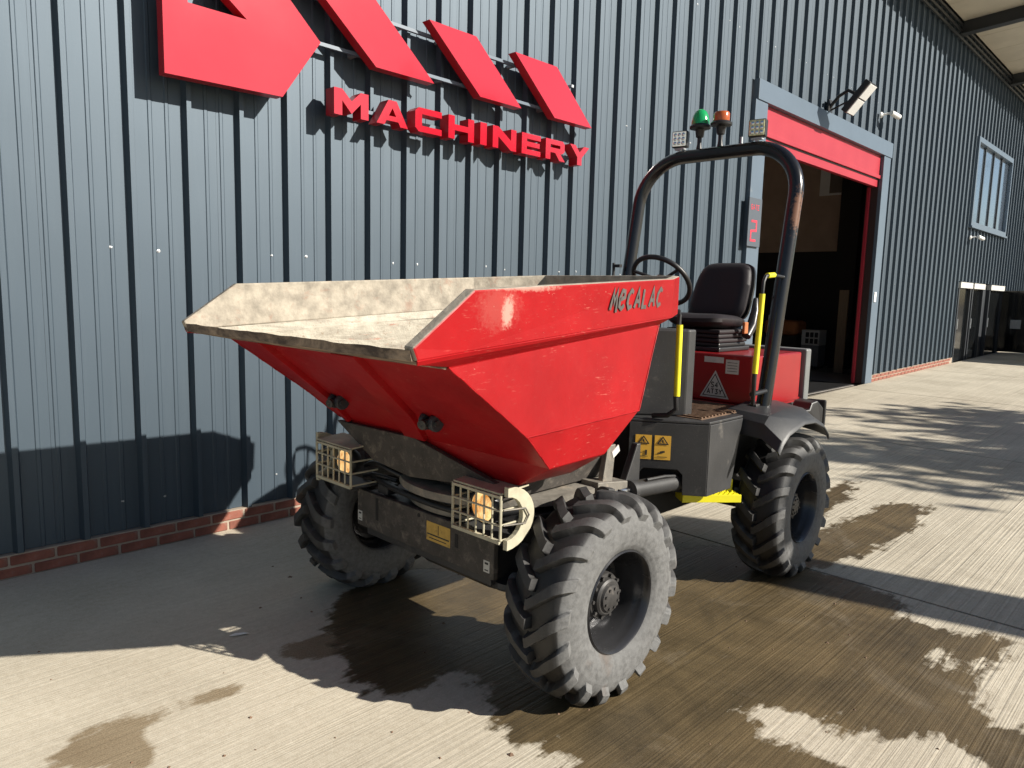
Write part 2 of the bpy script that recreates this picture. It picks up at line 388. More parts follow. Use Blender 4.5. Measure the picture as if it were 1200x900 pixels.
def concrete_mat():
    m, N, L = nt('tined_concrete')
    bs = N['Principled BSDF']
    v = objcoord(N, L)
    # base tone: big cloudy variation, fine sand
    n1 = noise(N, L, 0.9, 8, 0.62, v, 0.3)
    r1 = ramp(N, 0.30, 0.72)
    L.new(n1.outputs[0], r1.inputs[0])
    c = mix(N, L, r1.outputs[0], rgb((0.415, 0.368, 0.285)), rgb((0.575, 0.520, 0.415)))
    n2 = noise(N, L, 150, 5, 0.75, v)
    r2 = ramp(N, 0.30, 0.70)
    L.new(n2.outputs[0], r2.inputs[0])
    n2b = noise(N, L, 31, 6, 0.75, v)
    r2b = ramp(N, 0.30, 0.70)
    L.new(n2b.outputs[0], r2b.inputs[0])
    c = mix(N, L, 0.30, c, r2.outputs[0], 'SOFT_LIGHT')
    c = mix(N, L, 0.22, c, r2b.outputs[0], 'SOFT_LIGHT')
    # tine grooves run along X
    vs = objcoord(N, L, (0.35, 42, 1))
    g1 = noise(N, L, 1.0, 3, 0.55, vs)
    vs2 = objcoord(N, L, (0.9, 95, 1))
    g2 = noise(N, L, 1.0, 3, 0.5, vs2)
    gm = N.new('ShaderNodeMath'); gm.operation = 'ADD'
    L.new(g1.outputs[0], gm.inputs[0]); L.new(g2.outputs[0], gm.inputs[1])
    rg = ramp(N, 0.36, 0.60)
    hv = N.new('ShaderNodeMath'); hv.operation = 'MULTIPLY'; hv.inputs[1].default_value = 0.5
    L.new(gm.outputs[0], hv.inputs[0]); L.new(hv.outputs[0], rg.inputs[0])
    sx = N.new('ShaderNodeSeparateXYZ'); L.new(v, sx.inputs[0])
    wn_ = noise(N, L, 1.1, 5, 0.5, v)
    wx = N.new('ShaderNodeMath'); wx.operation = 'MULTIPLY_ADD'; wx.inputs[1].default_value = 4.0
    L.new(wn_.outputs[0], wx.inputs[0]); L.new(sx.outputs[0], wx.inputs[2])
    wear = N.new('ShaderNodeMapRange')
    wear.inputs[1].default_value = 3.0; wear.inputs[2].default_value = 6.6
    wear.inputs[3].default_value = 0.05; wear.inputs[4].default_value = 0.24
    L.new(wx.outputs[0], wear.inputs[0])
    c = mix(N, L, wear.outputs[0], c, rg.outputs[0], 'MULTIPLY')
    # wet / stained areas
    at = N.new('ShaderNodeAttribute'); at.attribute_name = 'wet'
    vw = objcoord(N, L, (3.2, 15, 1))
    w1 = noise(N, L, 1.0, 8, 0.66, vw, 0.5)
    v6 = objcoord(N, L, (9, 9, 1))
    w2 = noise(N, L, 1.0, 8, 0.65, v6, 0.2)
    sm = N.new('ShaderNodeMath'); sm.operation = 'ADD'
    L.new(w1.outputs[0], sm.inputs[0]); L.new(w2.outputs[0], sm.inputs[1])
    off = N.new('ShaderNodeMath'); off.operation = 'MULTIPLY_ADD'
    off.inputs[1].default_value = 1.15; off.inputs[2].default_value = -1.15
    L.new(sm.outputs[0], off.inputs[0])
    a2 = N.new('ShaderNodeMath'); a2.operation = 'ADD'
    L.new(at.outputs['Fac'], a2.inputs[0]); L.new(off.outputs[0], a2.inputs[1])
    rw = ramp(N, 0.38, 0.58)
    L.new(a2.outputs[0], rw.inputs[0])
    n5 = noise(N, L, 2.6, 8, 0.65, v, 0.4)
    r5 = ramp(N, 0.3, 0.7)
    L.new(n5.outputs[0], r5.inputs[0])
    wetc = mix(N, L, r5.outputs[0], rgb((0.066, 0.050, 0.028)), rgb((0.165, 0.120, 0.062)))
    wetc = mix(N, L, 0.32, wetc, rg.outputs[0], 'MULTIPLY')
    wetc = mix(N, L, 0.35, wetc, r2.outputs[0], 'SOFT_LIGHT')
    ats = N.new('ShaderNodeAttribute'); ats.attribute_name = 'stain'
    a3 = N.new('ShaderNodeMath'); a3.operation = 'ADD'
    L.new(ats.outputs['Fac'], a3.inputs[0]); L.new(off.outputs[0], a3.inputs[1])
    rs_ = ramp(N, 0.36, 0.62)
    L.new(a3.outputs[0], rs_.inputs[0])
    stc = mix(N, L, r5.outputs[0], rgb((0.205, 0.155, 0.095)), rgb((0.27, 0.215, 0.14)))
    stc = mix(N, L, 0.45, stc, r2.outputs[0], 'SOFT_LIGHT')
    c = mix(N, L, rs_.outputs[0], c, stc)
    c2 = mix(N, L, rw.outputs[0], c, wetc)
    # general faint soiling
    n6 = noise(N, L, 1.7, 9, 0.7, v, 0.8)
    r6 = ramp(N, 0.56, 0.74)
    L.new(n6.outputs[0], r6.inputs[0])
    m6 = N.new('ShaderNodeMath'); m6.operation = 'MULTIPLY'; m6.inputs[1].default_value = 0.45
    L.new(r6.outputs[0], m6.inputs[0])
    c2 = mix(N, L, m6.outputs[0], c2, rgb((0.24, 0.20, 0.145)))
    n7 = noise(N, L, 20, 5, 0.65, v)
    r7 = ramp(N, 0.70, 0.73)
    L.new(n7.outputs[0], r7.inputs[0])
    m7 = N.new('ShaderNodeMath'); m7.operation = 'MULTIPLY'; m7.inputs[1].default_value = 0.6
    L.new(r7.outputs[0], m7.inputs[0])
    c2 = mix(N, L, m7.outputs[0], c2, rgb((0.14, 0.11, 0.08)))
    L.new(c2, bs.inputs['Base Color'])
    mr = N.new('ShaderNodeMapRange')
    mr.inputs[3].default_value = 0.88; mr.inputs[4].default_value = 0.40
    L.new(rw.outputs[0], mr.inputs[0]); L.new(mr.outputs[0], bs.inputs['Roughness'])
    bs.inputs['Specular IOR Level'].default_value = 0.35
    hh = N.new('ShaderNodeMath'); hh.operation = 'MULTIPLY_ADD'; hh.inputs[1].default_value = 0.22
    L.new(n2.outputs[0], hh.inputs[0]); L.new(gm.outputs[0], hh.inputs[2])
    bmp = bump(N, L, hh.outputs[0], bs, 0.38, 0.010)
    bst = N.new('ShaderNodeMapRange')
    bst.inputs[1].default_value = 0.05; bst.inputs[2].default_value = 0.24; bst.inputs[3].default_value = 0.20; bst.inputs[4].default_value = 0.50
    L.new(wear.outputs[0], bst.inputs[0]); L.new(bst.outputs[0], bmp.inputs['Strength'])
    return m

M['skip'] = skip_red()
M['inner'] = skip_inner()
M['lip'] = lip_mat()
M['bandin'] = mat('rim_inner_dust', (0.34, 0.30, 0.24), 0.9, 0, 0.35, 16, dirt=(0.30, 0.17, 0.12), dirt_amt=0.5, dscale=13, bumpv=0.8, bscale=45, speck=1.0)
M['tyre'] = tyre_mat()
M['concrete'] = concrete_mat()
M['joint'] = mat('joint_filler', (0.03, 0.028, 0.025), 0.9, 0, 0.2, 10)
M['bladegrey'] = mat('earth', (0.16, 0.14, 0.11), 0.95, 0, 0.2, 0.5)

# ------------------------------------------------------------------ mesh builder
class B:
    def __init__(s):
        s.v = []; s.f = []; s.mi = []; s.cur = 0
    def add(s, vs, fs):
        o = len(s.v)
        s.v += [tuple(p) for p in vs]
        for f in fs:
            s.f.append(tuple(i + o for i in f)); s.mi.append(s.cur)
        return s
    def box(s, c, d, rot=None):
        hx, hy, hz = d[0] / 2, d[1] / 2, d[2] / 2
        c = Vector(c)
        vs = []
        for x in (-hx, hx):
            for y in (-hy, hy):
                for z in (-hz, hz):
                    p = Vector((x, y, z))
                    if rot is not None: p = rot @ p
                    vs.append(c + p)
        return s.add(vs, [(0, 1, 3, 2), (4, 6, 7, 5), (0, 4, 5, 1), (2, 3, 7, 6), (0, 2, 6, 4), (1, 5, 7, 3)])
    def span(s, a, b):
        return s.box([(a[i] + b[i]) / 2 for i in range(3)], [abs(b[i] - a[i]) for i in range(3)])
    def prism(s, pts, vec):
        n = len(pts); vec = Vector(vec)
        vs = [Vector(p) for p in pts] + [Vector(p) + vec for p in pts]
        fs = [tuple(range(n)), tuple(range(2 * n - 1, n - 1, -1))]
        for i in range(n):
            j = (i + 1) % n
            fs.append((i, i + n, j + n, j))
        return s.add(vs, fs)
    def tube(s, path, r, n=12, closed=False, caps=True):
        P = [Vector(p) for p in path]
        m = len(P)
        vs = []
        prev = None
        for i in range(m):
            if closed:
                t = P[(i + 1) % m] - P[i - 1]
            else:
                t = P[min(i + 1, m - 1)] - P[max(i - 1, 0)]
            t.normalize()
            if prev is None:
                a = Vector((0, 0, 1)) if abs(t.z) < 0.9 else Vector((1, 0, 0))
                u = t.cross(a).normalized()
            else:
                u = (prev - t * prev.dot(t)).normalized()
            prev = u
            w = t.cross(u)
            rr = r[i] if isinstance(r, (list, tuple)) else r
            for k in range(n):
                a = 2 * math.pi * k / n
                vs.append(P[i] + (u * math.cos(a) + w * math.sin(a)) * rr)
        fs = []
        for i in range(m if closed else m - 1):
            for k in range(n):
                a = i * n + k; b = i * n + (k + 1) % n
                c = ((i + 1) % m) * n + (k + 1) % n; d = ((i + 1) % m) * n + k
                fs.append((a, b, c, d))
        if caps and not closed:
            fs.append(tuple(range(n - 1, -1, -1)))
            fs.append(tuple((m - 1) * n + k for k in range(n)))
        return s.add(vs, fs)
    def cyl(s, p0, p1, r, n=16, r1=None):
        return s.tube([p0, p1], [r, r if r1 is None else r1], n)
    def lathe(s, prof, org, axis, n=32, close=True):
        ax = Vector(axis).normalized(); org = Vector(org)
        a = Vector((0, 0, 1)) if abs(ax.z) < 0.9 else Vector((1, 0, 0))
        u = ax.cross(a).normalized(); w = ax.cross(u)
        vs = []
        for (r, h) in prof:
            for k in range(n):
                t = 2 * math.pi * k / n
                vs.append(org + ax * h + (u * math.cos(t) + w * math.sin(t)) * max(r, 1e-5))
        fs = []
        for i in range(len(prof) - 1):
            for k in range(n):
                fs.append((i * n + k, i * n + (k + 1) % n, (i + 1) * n + (k + 1) % n, (i + 1) * n + k))
        if close:
            if prof[0][0] > 1e-4: fs.append(tuple(range(n - 1, -1, -1)))
            if prof[-1][0] > 1e-4: fs.append(tuple((len(prof) - 1) * n + k for k in range(n)))
        return s.add(vs, fs)
    def build(s, name, mats, parent=None, bevel=0.0, smooth=None, seg=2, solid=None, origin=None):
        off = Vector((0, 0, 0))
        if origin is not None: off = Vector(origin)
        elif parent is not None: off = ORG.get(parent.name, Vector((0, 0, 0)))
        me = bpy.data.meshes.new(name)
        me.from_pydata([tuple(Vector(p) - off) for p in s.v], [], s.f)
        if not isinstance(mats, (list, tuple)): mats = [mats]
        for m_ in mats: me.materials.append(m_)
        for p, i in zip(me.polygons, s.mi): p.material_index = i
        bm = bmesh.new(); bm.from_mesh(me)
        bmesh.ops.remove_doubles(bm, verts=bm.verts, dist=1e-5)
        if solid is None:
            bmesh.ops.recalc_face_normals(bm, faces=bm.faces)
        if smooth is not None:
            ang = math.radians(smooth)
            for f in bm.faces: f.smooth = True
            for e in bm.edges:
                if len(e.link_faces) == 2 and e.calc_face_angle(0) > ang: e.smooth = False
        bm.to_mesh(me); bm.free()
        ob = bpy.data.objects.new(name, me)
        COL.objects.link(ob)
        if parent is not None:
            ob.parent = parent
            ORG[ob.name] = off
        elif origin is not None:
            ob.location = off
            ORG[ob.name] = off
        if solid is not None:
            md = ob.modifiers.new('solid', 'SOLIDIFY')
            md.thickness = abs(solid[0]); md.offset = solid[1]
            if len(mats) > 1:
                md.material_offset = solid[2]; md.material_offset_rim = solid[3]
        if bevel:
            md = ob.modifiers.new('bevel', 'BEVEL')
            md.width = bevel; md.segments = seg; md.limit_method = 'ANGLE'; md.angle_limit = math.radians(35)
        return ob

ORG = {}
def empty(name, loc, label=None, cat=None, group=None, kind=None):
    o = bpy.data.objects.new(name, None)
    o.empty_display_size = 0.2
    o.location = loc
    COL.objects.link(o)
    ORG[o.name] = Vector(loc)
    tag(o, label, cat, group, kind)
    return o
def tag(o, label=None, cat=None, group=None, kind=None):
    if label: o['label'] = label
    if cat: o['category'] = cat
    if group: o['group'] = group
    if kind: o['kind'] = kind
    return o
def copy_obj(src, parent, loc=None, name=None):
    c = src.copy()
    COL.objects.link(c)
    c.parent = parent
    if loc is not None: c.location = loc
    ORG[c.name] = ORG.get(src.name, Vector((0, 0, 0)))
    return c

# ------------------------------------------------------------------ flat and raised lettering
GLY = {   # convex pieces on a 5-high grid
 'M': (6.5, [[(0,0),(1.5,0),(1.5,5),(0,5)], [(5,0),(6.5,0),(6.5,5),(5,5)], [(1.5,2.8),(3.25,.6),(3.25,3.0),(1.5,5)], [(3.25,.6),(5,2.8),(5,5),(3.25,3.0)]]),
 'A': (6.5, [[(0,0),(1.6,0),(2.02,.9),(2.5,1.9),(3.25,3.5),(3.25,5),(2.4,5)], [(6.5,0),(4.1,5),(3.25,5),(3.25,3.5),(4.0,1.9),(4.48,.9),(4.9,0)], [(2.02,.9),(4.48,.9),(4.0,1.9),(2.5,1.9)]]),
 'C': (6.0, [[(0,.8),(.8,0),(1.5,1.3),(1.5,3.7),(.8,5),(0,4.2)], [(.8,5),(1.5,3.7),(6,3.7),(6,5)], [(.8,0),(6,0),(6,1.3),(1.5,1.3)]]),
 'H': (6.3, [[(0,0),(1.5,0),(1.5,5),(0,5)], [(4.8,0),(6.3,0),(6.3,5),(4.8,5)], [(1.5,1.9),(4.8,1.9),(4.8,3.2),(1.5,3.2)]]),
 'I': (1.7, [[(0,0),(1.7,0),(1.7,5),(0,5)]]),
 'N': (6.5, [[(0,0),(1.5,0),(1.5,5),(0,5)], [(5,0),(6.5,0),(6.5,5),(5,5)], [(1.5,2.7),(5,0),(5,2.3),(1.5,5)]]),
 'E': (5.6, [[(0,0),(1.5,0),(1.5,5),(0,5)], [(1.5,0),(5.6,0),(5.6,1.25),(1.5,1.25)], [(1.5,1.95),(5.3,1.95),(5.3,3.1),(1.5,3.1)], [(1.5,3.75),(5.6,3.75),(5.6,5),(1.5,5)]]),
 'R': (6.2, [[(0,0),(1.5,0),(1.5,5),(0,5)], [(1.5,3.8),(4.6,3.8),(5.4,5),(1.5,5)], [(4.6,3.0),(6,2.5),(6,4.3),(5.4,5),(4.6,3.8)], [(1.5,1.8),(5.2,1.8),(6,2.5),(4.6,3.0),(1.5,3.0)], [(3.0,1.8),(4.4,0),(6.2,0),(4.6,1.8)]]),
 'Y': (6.5, [[(0,5),(1.8,5),(3.25,3.3),(3.25,2.0),(2.5,2.0)], [(6.5,5),(4.7,5),(3.25,3.3),(3.25,2.0),(4.0,2.0)], [(2.5,0),(4,0),(4,2),(3.25,2),(2.5,2)]]),
}
STR = {   # strokes in a unit box
 'M': [[(0,0),(.25,1),(.5,.35),(.8,1),(.95,-.15)]], 'E': [[(.8,1),(0,1),(0,0),(.8,0)],[(0,.5),(.65,.5)]],
 'e': [[(.05,.5),(.8,.62),(.7,.95),(.3,1),(.05,.6),(.1,.15),(.45,0),(.85,.2)]],
 'C': [[(.85,.85),(.5,1),(.1,.7),(.05,.3),(.35,0),(.8,.12)]], 'A': [[(0,0),(.45,1),(.9,0)],[(.2,.35),(.72,.35)]],
 'L': [[(.1,1),(.1,0),(.8,0)]], 'G': [[(.9,.85),(.6,1),(.2,1),(0,.75),(0,.25),(.2,0),(.7,0),(.9,.2),(.9,.5),(.5,.5)]],
 'T': [[(0,1),(.9,1)],[(.45,1),(.45,0)]], '2': [[(0,1),(.85,1),(.85,.52),(0,.48),(0,0),(.85,0)]],
 'S': [[(.85,.85),(.6,1),(.2,1),(0,.78),(.2,.55),(.65,.45),(.85,.25),(.65,0),(.2,0),(0,.15)]],
 '4': [[(.65,0),(.65,1),(0,.3),(.95,.3)]], '3': [[(0,1),(.8,1),(.4,.6),(.8,.4),(.75,.1),(.4,0),(0,.1)]],
 'Y': [[(0,1),(.45,.5),(.9,1)],[(.45,.5),(.45,0)]], '!': [[(.4,1),(.4,.3)],[(.4,.12),(.4,0)]],
}
def ribbon(b, pts, w, org, ux, uz, un, th):
    """flat stroke of width w (unit of pts already metric) as thin joined plates"""
    P = [Vector((p[0], p[1])) for p in pts]
    n = len(P); left = []; right = []
    for i in range(n):
        d0 = (P[i] - P[i-1]).normalized() if i > 0 else None
        d1 = (P[i+1] - P[i]).normalized() if i < n-1 else None
        if d0 is None: d0 = d1
        if d1 is None: d1 = d0
        t = (d0 + d1)
        t = t.normalized() if t.length > 1e-4 else d1
        nn = Vector((-t.y, t.x))
        k = 1.0 / max(0.45, nn.dot(Vector((-d1.y, d1.x))))
        left.append(P[i] + nn * w / 2 * k); right.append(P[i] - nn * w / 2 * k)
    to = lambda q, h: org + ux * q.x + uz * q.y + un * h
    vs = []
    for i in range(n):
        vs += [to(left[i], 0), to(right[i], 0), to(left[i], th), to(right[i], th)]
    fs = []
    for i in range(n-1):
        a = i*4; c = a+4
        fs += [(a+2, c+2, c+3, a+3), (a, a+1, c+1, c), (a, c, c+2, a+2), (a+1, a+3, c+3, c+1)]
    fs += [(0, 2, 3, 1), ((n-1)*4, (n-1)*4+1, (n-1)*4+3, (n-1)*4+2)]
    b.add(vs, fs)
def stroke_text(b, text, org, ux, uz, un, h, wid, gap, sw, th=0.0012, shear=0.0, jitter=0.0):
    x = 0.0; lvl = 0
    for ch in text:
        for st in STR[ch]:
            lvl += 1
            pts = [((p[0] * wid + p[1] * shear * h + x), p[1] * h + (jitter * math.sin(x * 37))) for p in st]
            ribbon(b, pts, sw, org + un * (0.0002 * (lvl % 2)), ux, uz, un, th)
        x += wid + gap
    return x

# ------------------------------------------------------------------ ground: slabs with joints, wet patches
def gz(x):
    return max(0.0, (x - 5.0) * 0.0125)
def inside(px, py, poly):
    r = np.zeros(px.shape, bool); n = len(poly)
    for i in range(n):
        x0, y0 = poly[i]; x1, y1 = poly[(i + 1) % n]
        if y0 == y1: continue
        c = ((y0 > py) != (y1 > py)) & (px < (x1 - x0) * (py - y0) / (y1 - y0) + x0)
        r ^= c
    return r
WET = [
 [(1.72,1.60),(1.83,1.80),(1.86,1.88),(1.99,2.08),(1.72,2.22),(1.56,2.40),(1.70,2.65),(1.78,2.95),(2.03,3.25),(2.5,3.36),(2.9,2.9),(3.4,2.6),(4.36,2.3),(4.36,1.3),(4.22,0.95),(4.27,.62),(4.20,0.55),(3.67,0.60),(3.28,0.56),(3.22,0.46),(3.37,0.36),(2.95,0.0),(1.6,0.0),(1.3,1.2)],
 [(5.48,2.05),(6.22,2.10),(7.08,2.27),(6.3,2.33),(5.4,2.35),(5.3,2.0)],
 [(4.40,1.60),(4.39,2.2),(4.9,1.95),(5.43,1.87),(6.31,1.83),(6.35,1.70),(6.27,1.56),(5.61,1.46),(4.88,1.54)],
 [(5.19,1.48),(5.78,1.49),(6.94,1.55),(6.16,1.65)],
]
STAIN = [
 [(0.50,2.72),(0.69,2.82),(0.87,2.83),(0.98,2.79),(0.96,2.73),(0.86,2.73),(0.86,2.64),(0.84,2.53),(0.78,2.44),(0.71,2.55)],
 [(0.64,2.85),(0.93,2.81),(0.76,2.85)], [(0.97,2.79),(1.12,2.79),(1.29,2.77),(1.24,2.69),(1.09,2.71)],
 [(0.88,3.15),(0.94,3.17),(0.74,3.15),(0.74,3.12)], [(0.79,2.90),(0.88,2.87),(0.82,2.83)], [(1.17,2.54),(1.24,2.54),(1.19,2.48)],
 [(1.06,3.08),(1.10,3.05),(1.08,2.99),(1.03,3.02)], [(1.2,2.35),(1.24,2.36),(1.22,2.32)], [(0.98,2.60),(1.0,2.62),(1.03,2.58)],
 [(1.45,2.95),(1.9,2.90),(2.0,2.75),(1.6,2.72)],
]
DRY = [
 [(2.59,1.29),(2.74,1.27),(2.69,1.20),(2.58,1.22)], [(2.60,1.20),(2.83,1.12),(2.73,1.04),(2.80,0.94),(2.79,0.85),(2.58,0.87),(2.54,0.97),(2.52,1.09)],
 [(2.60,0.86),(2.89,0.78),(2.93,0.68),(3.07,0.60),(3.02,0.48),(2.89,0.40),(2.5,0.72)], [(3.60,0.85),(3.83,0.81),(3.88,0.68),(3.69,0.68),(3.57,0.80)],
 [(4.07,1.20),(4.36,0.91),(4.36,0.66),(4.22,0.66),(4.09,0.72),(4.05,0.88),(4.03,1.06)], [(3.87,1.26),(3.85,1.16),(3.73,1.17)],
 [(1.60,1.66),(1.76,1.68),(1.88,1.60),(1.95,1.43),(1.88,1.38)], [(1.80,2.10),(2.0,2.02),(2.05,2.2),(1.85,2.3)],
 [(2.9,1.02),(2.98,1.0),(2.97,.94),(2.9,.95)],
]
def blur(a, k):
    for _ in range(2):
        for ax in (0, 1):
            s_ = a.copy()
            for d in range(1, k + 1):
                s_ += np.roll(a, d, ax) + np.roll(a, -d, ax)
            a = s_ / (2 * k + 1)
    return a
def slab(x0, x1, y0, y1, parent, step):
    xs = np.arange(x0, x1 - step * .4, step); xs = np.append(xs, x1)
    fy = max(y0, 0.15)
    ys = np.append(np.arange(fy, y1 - step * .4, step), y1)
    if fy > y0: ys = np.concatenate([np.linspace(y0, fy, 12, endpoint=False), ys])
    X, Y = np.meshgrid(xs, ys, indexing='ij')
    Z = np.maximum(0.0, (X - 5.0) * 0.0125)
    w = np.zeros(X.shape); s2 = np.zeros(X.shape)
    if step < 0.1:
        for p in WET: w[inside(X, Y, p)] = 1.0
        for p in DRY: w[inside(X, Y, p)] = 0.0
        w = blur(w, max(1, int(round(0.085 / step))))
        for p in STAIN: s2[inside(X, Y, p)] = 1.0
        s2 = blur(s2, max(1, int(round(0.03 / step))))
    nx, ny = X.shape
    top = np.stack([X.ravel(), Y.ravel(), Z.ravel()], 1)
    idx = np.arange(nx * ny).reshape(nx, ny)
    f = np.stack([idx[:-1, :-1].ravel(), idx[1:, :-1].ravel(), idx[1:, 1:].ravel(), idx[:-1, 1:].ravel()], 1)
    ring = list(idx[:, 0]) + list(idx[-1, 1:]) + list(idx[-2::-1, -1]) + list(idx[0, -2:0:-1])
    bot = top[ring].copy(); bot[:, 2] -= 0.06
    o = nx * ny; n = len(ring)
    sides = [(ring[i], o + i, o + (i + 1) % n, ring[(i + 1) % n]) for i in range(n)]
    me = bpy.data.meshes.new('concrete_slab')
    me.from_pydata([tuple(p) for p in np.vstack([top, bot])], [], [tuple(q) for q in f.tolist()] + [tuple(int(k) for k in q) for q in sides])
    me.materials.append(M['concrete'])
    at = me.attributes.new('wet', 'FLOAT', 'POINT')
    at.data.foreach_set('value', np.concatenate([w.ravel(), np.zeros(n)]).astype(np.float32))
    at2 = me.attributes.new('stain', 'FLOAT', 'POINT')
    at2.data.foreach_set('value', np.concatenate([s2.ravel(), np.zeros(n)]).astype(np.float32))
    ob = bpy.data.objects.new('concrete_slab', me)
    COL.objects.link(ob); ob.parent = parent
    return ob

g = B()
g.add([(-300, -300, -0.05), (5, -300, -0.05), (5, 300, -0.05), (-300, 300, -0.05), (70, -300, 0.76), (70, 300, 0.76), (350, -300, 0.76), (350, 300, 0.76)],
      [(0, 1, 2, 3), (1, 4, 5, 2), (4, 6, 7, 5)])
ground = tag(g.build('ground', M['bladegrey']), 'bare earth under and beyond the concrete yard', kind='structure')
yard = empty('concrete_yard', (0, 0, 0), 'pale tined concrete yard with wet brown patches', kind='structure')
JX = [-9.13, -4.63, -0.13, 4.37, 8.83, 13.3, 17.8, 22.3, 26.8, 31.3, 35.8]
for i in range(len(JX) - 1):
    st = 0.02 if i == 2 else (0.03 if i == 3 else 0.5)
    slab(JX[i] + 0.011, JX[i + 1] - 0.011, -14.0, 4.655, yard, st)
jb = B()
for x in JX[1:-1]:
    jb.span((x - 0.0105, -14, gz(x) - 0.055), (x + 0.0105, 4.65, gz(x) - 0.018))
tag(jb.build('joint_filler', M['joint'], yard), kind='stuff')

# ------------------------------------------------------------------ warehouse
WY = 4.70
wh = empty('warehouse', (0, WY, 0), 'long anthracite steel clad warehouse on a brick plinth with open red roller door', 'building')
XA, XB = -3.0, 34.5
DOOR = (9.10, 14.42, 4.45)          # x0, x1, top of trims
WIN = (20.40, 24.20, 3.50, 5.58)
PD = (20.05, 24.95, 2.14)
TOP = 7.55
def profile(xa, xb):
    """outline of box profile cladding between xa and xb: (x, depth)"""
    pts = []
    k0 = int(math.floor((xa - 1.185) / (1/3.0))) - 1
    k1 = int(math.ceil((xb - 1.185) / (1/3.0))) + 1
    for k in range(k0, k1 + 1):
        r = 1.185 + k / 3.0
        pts += [(r, 0), (r + .016, .046), (r + .044, .046), (r + .060, 0)]
        for q in (0.135, 0.232):
            pts += [(r + q, 0), (r + q + .005, .004), (r + q + .022, .004), (r + q + .027, 0)]
    out = []
    for i in range(len(pts) - 1):
        (x0, d0), (x1, d1) = pts[i], pts[i + 1]
        if x1 <= xa or x0 >= xb: continue
        a = max(x0, xa); b_ = min(x1, xb)
        f = lambda x: d0 + (d1 - d0) * (x - x0) / (x1 - x0)
        if not out: out.append((a, f(a)))
        out.append((b_, f(b_)))
    return out
def sheet(xa, xb, z0, z1):
    b = B()
    pr = profile(xa, xb)
    n = len(pr)
    vs = [(x, WY - d, z0) for x, d in pr] + [(x, WY - d, z1) for x, d in pr] 
    vs += [(xa, WY + .03, z0), (xb, WY + .03, z0), (xa, WY + .03, z1), (xb, WY + .03, z1)]
    fs = [(i, i + 1, n + i + 1, n + i) for i in range(n - 1)]
    A, Bq, C_, D_ = 2*n, 2*n+1, 2*n+2, 2*n+3
    fs += [(A, C_, D_, Bq), (0, n, C_, A), (n - 1, Bq, D_, 2*n - 1)]
    fs += [tuple([A] + [Bq] + list(range(n - 1, -1, -1))), tuple([C_] + list(range(n, 2*n)) + [D_])]
    b.add(vs, fs)
    return b.build('cladding_sheet', M['clad'], wh)
edges = set([XA, XB])
x = 1.185 - 0.12 - 5
while x < XB:
    if x > XA: edges.add(round(x, 4))
    x += 1.0
for v_ in (DOOR[0], DOOR[1], WIN[0], WIN[1], PD[0], PD[1]): edges.add(v_)
edges = sorted(edges)
for xa, xb in zip(edges[:-1], edges[1:]):
    m_ = (xa + xb) / 2; zb = gz(m_) + 0.135
    spans = [(zb, TOP)]
    if DOOR[0] < m_ < DOOR[1]: spans = [(DOOR[2], TOP)]
    if PD[0] < m_ < PD[1]: spans = [(PD[2] + 0.02, TOP)]
    if WIN[0] < m_ < WIN[1]:
        a0 = spans[0][0]
        spans = [(a0, WIN[2]), (WIN[3], TOP)]
    for z0, z1 in spans: sheet(xa + .0006, xb - .0006, z0, z1)
# screws in rows
sc = B()
for row in (0.31, 1.85, 3.39, 4.93):
    for k in range(-3, 18):
        for q in (-.125, .125):
            xx = 1.555 + k + q + random.uniform(-.012, .012)
            if DOOR[0] - .02 < xx < DOOR[1] + .02 and row < DOOR[2]: continue
            zz = row + gz(xx) + random.uniform(-.012, .012)
            sc.lathe([(.011, 0), (.011, .002), (.006, .0025), (.006, .007), (0, .008)], (xx, WY - .0005, zz), (0, -1, 0), 8)
tag(sc.build('cladding_screw', M['galv'], wh), kind='stuff')
# brick plinth
for x0, x1 in ((XA, 4.0), (4.0, DOOR[0] + .05), (DOOR[1] - .05, 17.0), (17.0, PD[0]), (PD[1], XB)):
    za, zc = gz(x0), gz(x1)
    mb = B(); mb.prism([(x0, 4.665, za - .05), (x1, 4.665, zc - .05), (x1, 4.665, zc + .132), (x0, 4.665, za + .132)], (0, .16, 0)); mb.build('mortar_bed', M['mortar'], wh)
bmes = []
for q in range(4):
    b = B(); b.box((0, 0, 0), (.215 - random.uniform(0, .006), .05, .057 - random.uniform(0, .004)))
    me_ob = b.build('brick', M['brick'], None)
    md = me_ob.modifiers.new('bevel', 'BEVEL'); md.width = .005; md.segments = 1
    bmes.append(me_ob)
first = True
cnt = 0
protos = list(bmes)
for row in range(2):
    x = -0.75 + row * .1125
    while x < 9.15:
        src = protos[cnt % 4]
        c = src if cnt < 4 else src.copy()
        if cnt >= 4: COL.objects.link(c)
        c.parent = wh
        c.location = (x, 4.684 + random.uniform(-.003, .003) - WY, 0.030 + row * .067 + gz(x))
        ORG[c.name] = Vector((0, WY, 0))
        cnt += 1; x += .225
for row in range(2):
    x = DOOR[1] + .08 + row * .1125
    while x < 19.9:
        c = protos[cnt % 4].copy(); COL.objects.link(c); c.parent = wh
        c.location = (x, 4.684 + random.uniform(-.003, .003) - WY, 0.030 + row * .067 + gz(x)); cnt += 1
        x += .225
